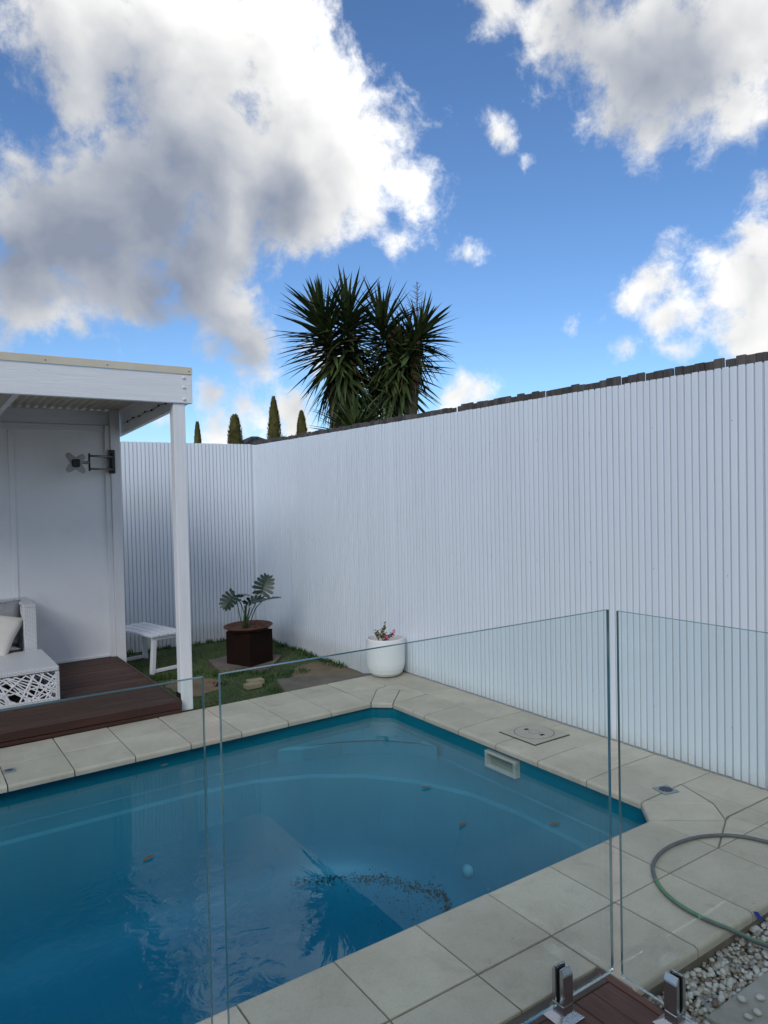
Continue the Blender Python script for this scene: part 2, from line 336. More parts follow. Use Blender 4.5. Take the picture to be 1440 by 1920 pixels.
# ------------------------------------------------------------------ object helpers
def tag(o, label=None, cat=None, group=None, kind=None):
    if label: o['label'] = label
    if cat: o['category'] = cat
    if group: o['group'] = group
    if kind: o['kind'] = kind
    return o
def thing(name, label, cat, loc=(0, 0, 0), rz=0.0, group=None):
    o = bpy.data.objects.new(name, None); COL.objects.link(o); o.empty_display_size = 0.1
    o.location = loc; o.rotation_euler = (0, 0, rz)
    return tag(o, label, cat, group)
def link(name, mesh, parent=None, loc=(0, 0, 0), rot=None, scale=None):
    o = bpy.data.objects.new(name, mesh); COL.objects.link(o); o.parent = parent; o.location = loc
    if rot is not None:
        if isinstance(rot, Quaternion): o.rotation_mode = 'QUATERNION'; o.rotation_quaternion = rot
        else: o.rotation_euler = rot
    if scale is not None: o.scale = scale
    return o
def origin(o):
    """world origin of an unrotated chain of parents"""
    v = Vector((0, 0, 0))
    while o is not None: v += o.location; o = o.parent
    return v
def data(name, verts, faces, mats, smooth=False, idx=None):
    me = bpy.data.meshes.new(name); me.from_pydata([tuple(v) for v in verts], [], faces); me.update()
    for mm in (mats if isinstance(mats, (list, tuple)) else [mats]): me.materials.append(MATS[mm])
    if idx: me.polygons.foreach_set('material_index', idx)
    if smooth: me.polygons.foreach_set('use_smooth', [True] * len(me.polygons))
    return me
def from_bm(bm, name, mats, smooth=False):
    me = bpy.data.meshes.new(name); bm.to_mesh(me); bm.free()
    for mm in (mats if isinstance(mats, (list, tuple)) else [mats]): me.materials.append(MATS[mm])
    if smooth: me.polygons.foreach_set('use_smooth', [True] * len(me.polygons))
    return me
def box_mesh(name, sx, sy, sz, mats, bev=0.0, seg=1):
    """box centred on the origin"""
    bm = bmesh.new(); bmesh.ops.create_cube(bm, size=1.0)
    for v in bm.verts: v.co = Vector((v.co.x * sx, v.co.y * sy, v.co.z * sz))
    if bev: bmesh.ops.bevel(bm, geom=bm.edges[:], offset=bev, segments=seg, affect='EDGES', profile=0.5)
    return from_bm(bm, name, mats)
def boxw(parent, name, lo, hi, m_, bev=0.003, seg=1):
    """box between two world corners, as a child of an unrotated parent (or top-level)"""
    lo = Vector(lo); hi = Vector(hi); c = (lo + hi) / 2; s = hi - lo
    return link(name, box_mesh(name, s.x, s.y, s.z, m_, bev, seg), parent, c - (origin(parent) if parent else Vector()))
def boxl(parent, name, lo, hi, m_, bev=0.003, seg=1, rot=None):
    lo = Vector(lo); hi = Vector(hi); c = (lo + hi) / 2; s = hi - lo
    return link(name, box_mesh(name, s.x, s.y, s.z, m_, bev, seg), parent, c, rot)
def prism_mesh(name, poly, z0, z1, mats, bull=(), bev=0.003, r=0.016):
    """vertical prism; edges listed in bull get a rounded top edge"""
    bm = bmesh.new(); n = len(poly)
    a = [bm.verts.new((x, y, z0)) for x, y in poly]; b = [bm.verts.new((x, y, z1)) for x, y in poly]
    bm.faces.new(b); bm.faces.new(a[::-1])
    for i in range(n): bm.faces.new((a[i], a[(i + 1) % n], b[(i + 1) % n], b[i]))
    bm.edges.ensure_lookup_table()
    top = [bm.edges.get((b[i], b[(i + 1) % n])) for i in range(n)]
    if bull: 
        es = [top[i] for i in bull]; 
        bmesh.ops.bevel(bm, geom=es, offset=r, segments=4, affect='EDGES', profile=0.5)
        rest = []
    elif bev:
        bmesh.ops.bevel(bm, geom=top, offset=bev, segments=1, affect='EDGES', profile=0.5)
    bmesh.ops.recalc_face_normals(bm, faces=bm.faces[:])
    return from_bm(bm, name, mats)
def prismw(parent, name, poly, z0, z1, m_, bull=(), bev=0.003, r=0.016, tilt=None):
    cx = sum(p[0] for p in poly) / len(poly); cy = sum(p[1] for p in poly) / len(poly)
    me = prism_mesh(name, [(x - cx, y - cy) for x, y in poly], z0 - z1, 0, m_, bull, bev, r)
    o = link(name, me, parent, Vector((cx, cy, z1)) - (origin(parent) if parent else Vector()))
    if tilt: o.rotation_euler = tilt
    return o
def tube_verts(path, rad, sides=8, cap=True):
    """swept tube; rad number or list"""
    path = [Vector(p) for p in path]; n = len(path)
    V, Fc = [], []
    up = Vector((0, 0, 1))
    prev = None
    for i, p in enumerate(path):
        t = (path[min(i + 1, n - 1)] - path[max(i - 1, 0)]).normalized()
        if prev is None:
            x = t.orthogonal().normalized() if abs(t.dot(up)) > 0.95 else t.cross(up).normalized()
        else:
            x = (prev - t * prev.dot(t)).normalized()
        prev = x; y = t.cross(x)
        r = rad[i] if isinstance(rad, (list, tuple)) else rad
        for k in range(sides):
            a = 2 * PI * k / sides
            V.append(p + x * (r * math.cos(a)) + y * (r * math.sin(a)))
    for i in range(n - 1):
        for k in range(sides):
            Fc.append((i * sides + k, i * sides + (k + 1) % sides, (i + 1) * sides + (k + 1) % sides, (i + 1) * sides + k))
    if cap:
        Fc.append(tuple(range(sides))[::-1]); Fc.append(tuple((n - 1) * sides + k for k in range(sides)))
    return V, Fc
def tubew(parent, name, path, rad, m_, sides=8, smooth=True):
    V, Fc = tube_verts(path, rad, sides); o = origin(parent) if parent else Vector()
    b = Vector(path[0]); V = [v - b for v in V]
    return link(name, data(name, V, Fc, m_, smooth), parent, b - o)
def lathe(profile, n=48, close_top=False):
    V, Fc = [], []
    for (r, z) in profile:
        for k in range(n):
            a = 2 * PI * k / n; V.append((r * math.cos(a), r * math.sin(a), z))
    for i in range(len(profile) - 1):
        for k in range(n): Fc.append((i * n + k, i * n + (k + 1) % n, (i + 1) * n + (k + 1) % n, (i + 1) * n + k))
    return V, Fc
def catmull(pts, k=8):
    P = [Vector(p) for p in pts]; P = [2 * P[0] - P[1]] + P + [2 * P[-1] - P[-2]]; out = []
    for i in range(1, len(P) - 2):
        for j in range(k):
            t = j / k
            out.append(0.5 * ((2 * P[i]) + (-P[i-1] + P[i+1]) * t + (2*P[i-1] - 5*P[i] + 4*P[i+1] - P[i+2]) * t*t + (-P[i-1] + 3*P[i] - 3*P[i+1] + P[i+2]) * t**3))
    out.append(P[-2]); return out
U = random.uniform

# ------------------------------------------------------------------ the ground
def ground():
    hx0, hx1, hy0, hy1 = -4.2, 3.60, 2.30, 5.32; B = 600; z = -0.22
    V = [(-B, -B), (B, -B), (B, B), (-B, B), (hx0, hy0), (hx1, hy0), (hx1, hy1), (hx0, hy1)]
    o = link('ground', data('ground', [(x, y, z) for x, y in V], [(0, 1, 5, 4), (1, 2, 6, 5), (2, 3, 7, 6), (3, 0, 4, 7)], 'earth'))
    tag(o, kind='structure')
ground()

def yf(x, k=0):      # far edge of the pool, joints behind it; the paving runs very slightly out of square
    return (5.085 + 0.026 * x, 5.50 + 0.026 * x, 5.895 + 0.020 * x)[k]

def paving():
    bed_polys = []
    V, Fc = [], []
    def rect(x0, x1, y0, y1, z=-0.0048):
        b = len(V); V.extend([(x0, y0, z), (x1, y0, z), (x1, y1, z), (x0, y1, z), (x0, y0, -0.2), (x1, y0, -0.2), (x1, y1, -0.2), (x0, y1, -0.2)])
        Fc.extend([(b, b+1, b+2, b+3), (b, b+4, b+5, b+1), (b+1, b+5, b+6, b+2), (b+2, b+6, b+7, b+3), (b+3, b+7, b+4, b)])
    rect(-4.0, 2.135, 1.775, 2.335); rect(2.135, 4.205, 1.625, 2.335); rect(3.56, 4.205, 2.337, 5.9)
    rect(-4.0, 3.555, 5.235, 5.87)
    # fill the cut corners under the coping
    for poly in ([(3.53, 2.37), (3.53, 2.56), (3.34, 2.37)], [(3.53, 5.03), (3.53, 5.23), (3.38, 5.22)]):
        b = len(V); V.extend([(x, y, -0.0053) for x, y in poly]); Fc.append((b, b+1, b+2))
    P = tag(link('pool_paving', data('pool_paving', V, Fc, 'mortar')), kind='structure')
    g = 0.0042
    def pv(poly, bull=(), name='paver', z1=0.0):
        if sum(poly[i-1][0] * poly[i][1] - poly[i][0] * poly[i-1][1] for i in range(len(poly))) < 0:      # keep every stone counter-clockwise
            m_ = len(poly); poly = poly[::-1]; bull = tuple((m_ - 2 - k) % m_ for k in bull)
        c = Vector((sum(p[0] for p in poly) / len(poly), sum(p[1] for p in poly) / len(poly)))
        q = []
        n = len(poly)
        for i in range(n):          # shrink by half a joint
            p0 = Vector(poly[i-1]); p1 = Vector(poly[i]); p2 = Vector(poly[(i+1) % n])
            e1 = (p1 - p0).normalized(); e2 = (p2 - p1).normalized()
            n1 = Vector((-e1.y, e1.x)); n2 = Vector((-e2.y, e2.x))
            k1 = 0 if (i - 1) % n in bull else g; k2 = 0 if i in bull else g
            den = e1.x * e2.y - e1.y * e2.x
            a = p1 + n1 * k1; b2 = p1 + n2 * k2
            if abs(den) < 0.05: q.append(a)
            else:
                t = ((b2 - a).x * e2.y - (b2 - a).y * e2.x) / den; q.append(a + e1 * t)
        prismw(P, name, [(v.x, v.y) for v in q], -0.040, z1 + U(-0.0012, 0.0012), 'paver', bull, r=0.019, tilt=(U(-0.0015, 0.0015), U(-0.0015, 0.0015), 0))
    J = [3.34 - 0.3985 * k for k in range(0, 17)][::-1]
    y0, y1, y2, y3 = 1.61, 2.003, 2.395, 1.77
    for a, b in zip(J[:-1], J[1:]):
        pv([(a, y1), (b, y1), (b, y2), (a, y2)], (2,), 'coping_stone')
        if b > 2.2: pv([(a, y0), (b, y0), (b, y1), (a, y1)], (0,))
        else: pv([(a, y3), (b, y3), (b, y1), (a, y1)])
        a2 = (a, yf(a)); 
    # second run of the outer row to the fence
    for a, b in ((3.34, 3.74), (3.74, 4.212)):
        pv([(a, y0), (b, y0), (b, y1), (a, y1)], (0,))
    # near right corner: fan of cut stones
    A, B_, C_, D_ = (3.902, 2.572), (3.80, 2.30), (3.656, 2.145), (3.345, 2.003); p1, p2 = (3.49, 2.557), (3.338, 2.395)
    pv([p1, B_, A], (), 'coping_stone')
    pv([p2, C_, B_, p1], (3,), 'coping_stone')
    pv([p2, D_, C_], (), 'coping_stone')
    pv([D_, (3.75, 2.003), (3.71, 2.16), C_]); pv([(3.75, 2.003), (3.902, 2.003), (3.902, 2.163), (3.71, 2.163)])
    pv([C_, (3.705, 2.166), (3.902, 2.166), A, B_])
    pv([(3.902, 2.003), (4.212, 2.003), (4.212, 2.163), (3.902, 2.163)]); pv([(3.902, 2.166), (4.212, 2.166), (4.212, 2.572), (3.902, 2.572)])
    # right side
    ys = [2.557, 2.953, 3.360, 3.765, 4.172, 4.600, 5.040]; yo = [2.572, 2.975, 3.38, 3.79, 4.208, 4.645, 5.085]
    for i in range(6):
        pv([(3.49, ys[i]), (3.902, yo[i]), (3.902, yo[i+1]), (3.49, ys[i+1])], (3,), 'coping_stone')
        pv([(3.902, yo[i]), (4.212, yo[i]), (4.212, yo[i+1]), (3.902, yo[i+1])])
    # far right corner
    q1, q2 = (3.495, 5.045), (3.352, yf(3.352)); e, b, d, f_ = (3.36, yf(3.36, 1)), (3.634, 5.50), (3.785, 5.35), (3.91, 5.10)
    pv([q2, b, e], (), 'coping_stone'); pv([q1, d, b, q2], (3,), 'coping_stone'); pv([q1, f_, d], (), 'coping_stone')
    pv([e, b, (3.775, 5.56), (3.36, 5.598)]); pv([b, d, (3.902, 5.10), (3.902, 5.50), (3.775, 5.55)])
    pv([(3.902, 5.085), (4.212, 5.085), (4.212, 5.50), (3.902, 5.50)])
    pv([(3.775, 5.55), (3.902, 5.50), (4.212, 5.50), (4.212, 5.98), (3.775, 5.98)])
    pv([(3.36, 5.60), (3.775, 5.565), (3.775, 5.975), (3.36, 5.962)])
    # far rows
    F_ = [3.352 - 0.4015 * k for k in range(0, 17)][::-1]
    for a, b in zip(F_[:-1], F_[1:]):
        pv([(a, yf(a)), (b, yf(b)), (b, yf(b, 1)), (a, yf(a, 1))], (0,), 'coping_stone')
        pv([(a, yf(a, 1)), (b, yf(b, 1)), (b, yf(b, 2)), (a, yf(a, 2))])
paving()

# ------------------------------------------------------------------ pool
WZ = -0.085
def ring(x0, x1, y0, y1, r, K=7):
    """rounded rectangle; r = radii for corners (x1,y0),(x1,y1),(x0,y1),(x0,y0)"""
    out = []
    for (cx, cy, a0, rr) in ((x1 - r[0], y0 + r[0], -90, r[0]), (x1 - r[1], y1 - r[1], 0, r[1]), (x0 + r[2], y1 - r[2], 90, r[2]), (x0 + r[3], y0 + r[3], 180, r[3])):
        for k in range(K):
            a = R(a0 + 90 * k / (K - 1)); out.append((cx + rr * math.cos(a), cy + rr * math.sin(a)))
    return out
def pool():
    T = thing('swimming_pool', 'blue fibreglass swimming pool with ledge steps and skimmer mouth', 'pool', (0, 3.8, 0))
    o = origin(T)
    X0, X1, Y0, Y1 = -3.64, 3.540, 2.345, 5.215
    rings = [(ring(X0, X1, Y0, Y1, (.22, .22, .3, .3)), -0.041), (ring(X0, X1, Y0, Y1, (.22, .22, .3, .3)), -0.30),
             (ring(X0 + .012, X1 - .012, Y0 + .012, Y1 - .012, (.22, .25, .3, .3)), -0.309),
             (ring(X0 + .195, X1 - .195, Y0 + .195, Y1 - .20, (.35, 1.6, .4, .4)), -0.312), (ring(X0 + .212, X1 - .212, Y0 + .212, Y1 - .217, (.35, 1.6, .4, .4)), -0.332)]
    for (d_, z_) in ((.33, -.80), (.355, -.92), (.40, -1.01), (.47, -1.075), (.57, -1.115), (.70, -1.135), (.84, -1.14)):
        rings.append((ring(X0 + d_, X1 - d_, Y0 + d_, Y1 - d_, (.35, 1.55 - d_ * .6, .4, .4)), z_))
    V, Fc = [], []; n = len(rings[0][0])
    for (p, z) in rings: V += [Vector((x, y, z)) - o for x, y in p]
    for i in range(len(rings) - 1):
        for k in range(n): Fc.append((i*n + k, i*n + (k+1) % n, (i+1)*n + (k+1) % n, (i+1)*n + k))
    Fc.append(tuple((len(rings)-1)*n + k for k in range(n)))
    Fc = [f[::-1] for f in Fc]
    me = me_shell = data('shell', V, Fc, 'shell_blue')
    for i, f in enumerate(me.polygons): f.use_smooth = i >= 5 * n
    link('shell', me, T)
    # corner step, one level above the ledge
    poly = [(2.45, 5.16), (2.62, 5.06), (2.95, 5.0), (3.22, 4.84), (3.42, 4.6), (3.50, 4.45), (3.50, 5.0), (3.36, 5.16)]
    s = prismw(T, 'corner_step', poly, -0.313, -0.195, 'shell_blue', bev=0.02)
    # skimmer mouth on the right wall
    m0 = [(-0.043, -0.030)]
    yA, yB, zA, zB, xF = 3.575, 3.885, -0.192, -0.074, 3.492
    sk = boxw(T, 'skimmer_mouth', (xF, yA, zB - 0.018), (3.545, yB, zB), 'skimmer_white', 0.002)
    sk['label'] = 'cream rectangular skimmer opening in the pool wall'
    so = origin(sk)
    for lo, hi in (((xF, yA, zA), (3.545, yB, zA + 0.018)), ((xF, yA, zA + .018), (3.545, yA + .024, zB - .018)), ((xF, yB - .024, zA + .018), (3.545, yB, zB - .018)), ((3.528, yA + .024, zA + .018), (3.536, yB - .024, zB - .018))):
        boxw(sk, 'skimmer_frame' if lo[0] < 3.51 else 'shaded_back', lo, hi, 'skimmer_white' if lo[0] < 3.51 else 'skimmer_shade', 0.001)  # back plate of the mouth, coping shade put into its colour
    # return inlet low on the wall
    V, Fc = lathe([(0.001, 0.03), (0.022, 0.028), (0.030, 0.020), (0.038, 0.012), (0.044, 0.0)], 24)
    nz = link('return_inlet', data('return_inlet', V, Fc, 'inlet_plastic', True), T, Vector((3.172, 3.72, -0.795)) - o, Vector((-0.9, -0.35, 0.2)).to_track_quat('Z', 'Y'))
    # small jet holes in the ledge face
    for k in range(9):
        y = 2.75 + k * 0.11
        for j in range(2):
            link('jet_hole', HOLE, T, Vector((3.318 - 0.004 - j * 0.006, y + j * 0.05, -0.42 - j * 0.05)) - o, Euler((0, R(90), 0)))
    # water: closed body with an even absorption
    p = ring(X0 - .01, X1 + .01, Y0 - .01, Y1 + .01, (.22, .22, .3, .3)); n = len(p)
    V = [(x, y, WZ) for x, y in p] + [(x, y, -1.25) for x, y in p]
    Fc = [tuple(range(n)), tuple(range(2*n - 1, n - 1, -1))] + [(k, n + k, n + (k+1) % n, (k+1) % n) for k in range(n)]
    w = link('water', data('water', V, Fc, 'water')); tag(w, kind='structure')
    # algae and grit swept along the floor
    V, Fc = [], []
    from mathutils.bvhtree import BVHTree
    bvh = BVHTree.FromPolygons([v.co + o for v in me_shell.vertices], [tuple(p.vertices) for p in me_shell.polygons])
    arc = catmull([(2.10, 4.72, 0), (2.365, 4.676, 0), (2.57, 4.563, 0), (2.79, 4.40, 0), (2.915, 4.234, 0), (3.02, 4.05, 0), (3.085, 3.88, 0), (3.05, 3.78, 0)], 14)
    for k in range(800):
        t = 0.12 + 0.88 * random.random() ** 0.75; q = arc[int(t * (len(arc) - 1))]
        far = random.random()
        s = abs(random.gauss(0, 0.022)) if far < .62 else abs(random.gauss(0, 0.13)) * (0.5 + t)
        x = q.x - s * 0.8 + random.gauss(0, .012); y = q.y - s * 0.6 + random.gauss(0, .012)
        hit = bvh.ray_cast(Vector((x, y, -0.35)), Vector((0, 0, -1)))[0]
        if hit is None: continue
        z = hit.z + 0.003
        a = U(0, 6.28); h = U(0.003, 0.010) * (1.15 if far < .62 else .6)
        b = len(V)
        for j in range(4): V.append((x + h * math.cos(a + j * 1.57) * U(.4, 1.3), y + h * math.sin(a + j * 1.57) * U(.4, 1.3), z + U(0, .014)))
        Fc.append((b, b+1, b+2, b+3))
    al = link('algae', data('algae', V, Fc, 'algae')); tag(al, 'dark strip of algae and grit on the pool floor', 'algae', kind='stuff')
V, Fc = lathe([(0.0005, 0.002), (0.006, 0.002), (0.006, 0.0)], 10); HOLE = data('jet_hole', V, Fc, 'gap_dark')
pool()

# ------------------------------------------------------------------ white batten fences and the palings behind
def fences():
    H = 2.531; P_ = 0.0508; zl = -0.20
    F1 = thing('batten_fence', 'long white batten fence along the right side of the pool', 'fence', (4.24, 5.3, zl))
    boxw(F1, 'backing_panel', (4.232, 0.9, zl), (4.250, 9.435, H - 0.006), 'fence_groove', 0)
    me = box_mesh('batten', 0.012, 0.0355, 1.0, 'fence_white', 0)
    bm = bmesh.new(); bmesh.ops.create_cube(bm, size=1.0)
    for v in bm.verts: v.co = Vector((v.co.x * 0.011, v.co.y * 0.0395, v.co.z))
    bmesh.ops.bevel(bm, geom=[e for e in bm.edges if abs(e.verts[0].co.z - e.verts[1].co.z) > 0.5], offset=0.0025, segments=1, affect='EDGES')
    me = from_bm(bm, 'batten', 'fence_white')
    n = 0; y = 2.216 + 0.025 - P_ * 25
    while y < 9.415:
        z0 = 0.006 if y < 6.0 else -0.185
        z0 += U(-0.003, 0.003); z1 = H + U(-0.002, 0.002)
        link('batten', me, F1, Vector((4.2265 + U(-0.0008, 0.0008), y, (z0 + z1) / 2)) - origin(F1), (0, U(-0.0006, 0.0006), 0), (1, 1, z1 - z0))
        y += P_ * (1.0 if (n % 24) else 1.10); n += 1
    V, Fc = lathe([(0.0005, 0.0022), (0.003, 0.0018), (0.0042, 0.0)], 8); sm = data('screw', V, Fc, 'screw_grey')
    for k in range(14):
        for z in (0.32, 1.26, 2.21):
            link('screw', sm, F1, Vector((4.2208, 1.9 + 0.53 * k + U(-.02, .02), z + U(-.01, .01))) - origin(F1), (0, R(-90), 0))
    F2 = thing('batten_fence', 'white batten fence across the back behind the bench and planter', 'fence', (2.7, 9.44, zl))
    boxw(F2, 'backing_panel', (1.0, 9.436, zl), (4.2315, 9.452, H + 0.008), 'fence_groove', 0)
    x = 2.455 - 0.025 - P_ * 28
    while x < 4.20:
        z0 = -0.185 + U(-0.003, 0.003); z1 = H + 0.014 + U(-0.002, 0.002)
        link('batten', me, F2, Vector((x, 9.4305 + U(-0.0008, 0.0008), (z0 + z1) / 2)) - origin(F2), (U(-0.0006, 0.0006), 0, R(90)), (1, 1, z1 - z0))
        x += P_
    boxw(F1, 'corner_trim', (4.206, 9.408, -0.185), (4.2315, 9.4355, H + .006), 'fence_white', 0.002)
    F3 = thing('paling_fence', 'old dark weathered paling fence showing above the white battens', 'fence', (4.33, 5.3, zl))
    for z in (0.3, 1.3, 2.25): boxw(F3, 'rail', (4.345, 0.9, z), (4.385, 9.7, z + 0.08), 'paling_wood', 0.004)
    y = 0.95
    while y < 9.6:
        w = random.choice((0.058, 0.07, 0.075, 0.062, 0.068)) * U(0.96, 1.04)
        z1 = 2.603 + U(-0.009, 0.008) - (0.006 if y > 5 else 0)
        o = boxw(F3, 'paling', (4.318 + U(-.006, .006), y, -0.2), (4.334 + U(-.004, .006), y + w, z1), 'paling_wood', 0.002)
        o.rotation_euler = (U(-0.003, 0.003), 0, U(-0.08, 0.08))
        y += w + (U(0.006, 0.012) if random.random() < 0.32 else U(-0.004, 0.001))
fences()

# ------------------------------------------------------------------ lawn corner
def lawn():
    z = -0.17
    def sheet(name, poly, zz, m_, kind='structure'):
        o = link(name, data(name, [(x, y, zz) for x, y in poly], [tuple(range(len(poly)))], m_)); return tag(o, kind=kind)
    sheet('lawn', [(1.0, 5.86), (4.232, 5.92), (4.232, 9.436), (1.0, 9.436)], z, 'lawn_base')
    def blob(poly, k=10, amp=0.04):
        pts = catmull([(x, y, 0) for x, y in poly] + [(*poly[0], 0)], k)[:-1]
        return [(p.x + U(-amp, amp), p.y + U(-amp, amp)) for p in pts]
    d1 = blob([(3.35, 6.75), (3.55, 7.05), (3.75, 7.35), (4.0, 7.45), (4.215, 7.45), (4.215, 6.7), (4.20, 6.1), (3.8, 6.15), (3.4, 6.45)], 8, 0.015)
    d1 = [(min(x, 4.23), y) for x, y in d1]
    sheet('dirt_patch', d1, z + 0.006, 'dirt')
    d2 = blob([(2.30, 7.45), (2.42, 7.72), (2.62, 7.62), (2.85, 7.40), (2.70, 7.05), (2.42, 6.92), (2.34, 7.12)], 8, 0.035)
    sheet('dirt_patch', d2, z + 0.006, 'dirt')
    def inside(x, y, poly):
        c = False; n = len(poly); j = n - 1
        for i in range(n):
            if (poly[i][1] > y) != (poly[j][1] > y) and x < (poly[j][0] - poly[i][0]) * (y - poly[i][1]) / (poly[j][1] - poly[i][1]) + poly[i][0]: c = not c
            j = i
        return c
    S1 = [(2.92, 7.66), (3.05, 8.22), (3.66, 8.43), (3.83, 7.9), (3.45, 7.45)]
    S2 = [(3.14, 6.32), (3.25, 6.86), (3.62, 6.80), (4.18, 6.50), (4.06, 6.02), (3.6, 6.12)]
    # flat concrete slab under the rusty planter, and a dark broken slab by the paving
    sl = prismw(None, 'concrete_slab', [(2.955, 7.62), (3.44, 7.40), (3.85, 7.93), (3.62, 8.40), (3.05, 8.25)], z - 0.02, -0.135, 'concrete_dark', bev=0.006)
    tag(sl, 'grey weathered concrete slab under the rusty planter', 'slab')
    s2 = prismw(None, 'concrete_slab', [(3.12, 6.34), (3.64, 6.23), (4.15, 6.15), (4.19, 6.42), (3.98, 6.62), (3.64, 6.74), (3.27, 6.86), (3.20, 6.66)], z - 0.02, -0.118, 'concrete_dark', bev=0.008)
    tag(s2, 'dark stained flat slab on the dirt beside the white pot', 'slab')
    P1 = [(2.955, 7.62), (3.44, 7.40), (3.85, 7.93), (3.62, 8.40), (3.05, 8.25)]; P2 = [(3.12, 6.34), (3.64, 6.23), (4.15, 6.15), (4.19, 6.42), (3.98, 6.62), (3.64, 6.74), (3.27, 6.86), (3.20, 6.66)]
    V, Fc = [], []
    for _ in range(34000):
        x = U(1.95, 4.225); y = U(5.95, 9.42)
        if inside(x, y, P1) or inside(x, y, P2): continue
        if (inside(x, y, d1) or inside(x, y, d2)) and random.random() > 0.10: continue
        if mnoise.noise(Vector((x * 2.2, y * 2.2, 1.7))) > 0.33 and random.random() < .7: continue
        a = U(0, 6.28); h = U(0.007, 0.015); w = U(0.003, 0.006); l = U(-0.012, 0.012); l2 = U(-0.012, 0.012)
        b = len(V); V += [(x - w * math.cos(a), y - w * math.sin(a), z), (x + w * math.cos(a), y + w * math.sin(a), z), (x + l, y + l2, z + h)]; Fc.append((b, b+1, b+2))
    tag(link('turf_grass', data('turf_grass', V, Fc, 'turf')), 'short green turf in the back corner', 'grass', kind='stuff')
    V, Fc = [], []
    spots = []
    for _ in range(60): spots.append((4.20 - abs(random.gauss(0, .05)), U(6.9, 9.3)))
    for _ in range(40): spots.append((U(2.2, 4.2), 9.40 - abs(random.gauss(0, .03))))
    for _ in range(34):
        t = random.random(); spots.append((2.9 + 0.5 * t + random.gauss(0, .04), 7.58 - 0.2 * t + random.gauss(0, .06)))
    for _ in range(30):
        t = random.random(); spots.append((2.25 + .45 * t + random.gauss(0, .05), 7.9 - .1 * t + random.gauss(0, .05)))
    for _ in range(16): spots.append((3.45 + random.gauss(0, .15), 7.12 + random.gauss(0, .06)))
    for _ in range(14): spots.append((3.10 + random.gauss(0, .03), 6.5 + random.gauss(0, .15)))
    for (cx, cy) in spots:
        for _ in range(14):
            x = cx + random.gauss(0, .03); y = cy + random.gauss(0, .03)
            x = min(x, 4.225); y = min(y, 9.42)
            a = U(0, 6.28); h = U(0.02, 0.07); w = U(0.004, 0.009); l = U(-0.03, 0.03); l2 = U(-0.03, 0.03)
            b = len(V); V += [(x - w * math.cos(a), y - w * math.sin(a), z), (x + w * math.cos(a), y + w * math.sin(a), z), (min(x + l, 4.23), min(y + l2, 9.428), z + h)]; Fc.append((b, b+1, b+2))
    tag(link('weeds', data('weeds', V, Fc, 'weed')), 'low weeds along the fences and slab edges', 'weeds', kind='stuff')
    # two loose tan bricks
    b1 = link('brick', box_mesh('brick', 0.17, 0.10, 0.05, 'brick_tan', 0.005), None, (2.995, 6.85, z + 0.03), (0, 0, R(4))); tag(b1, 'tan brick lying nearest the paving on the turf', 'brick', 'loose tan bricks')
    b2 = link('brick', box_mesh('brick', 0.17, 0.10, 0.05, 'brick_tan', 0.005), None, (3.075, 6.965, z + 0.034), (0, 0, R(-6))); tag(b2, 'tan brick lying just behind the nearer brick', 'brick', 'loose tan bricks')
    # dark clump of dry leaves
    T = thing('leaf_clump', 'small dark clump of dead leaves on the turf', 'leaf clump', (2.76, 7.18, z))
    for k in range(26):
        leaf_s = U(.02, .04)
        link('leaf', LEAF, T, (random.gauss(0, .035), random.gauss(0, .03), U(.01, .04)), (U(-1, 1), U(-1, 1), U(0, 6.28)), (leaf_s, leaf_s, leaf_s))
V = [(-1, 0, 0), (-.5, .38, .12), (.2, .42, .1), (1, 0, .15), (.2, -.42, .12), (-.5, -.38, .1), (-.3, 0, 0), (.3, 0, .03)]
LEAF = data('leaf', V, [(0, 6, 1), (1, 6, 7, 2), (2, 7, 3), (0, 5, 6), (5, 4, 7, 6), (4, 3, 7)], 'dead_leaf')
lawn()

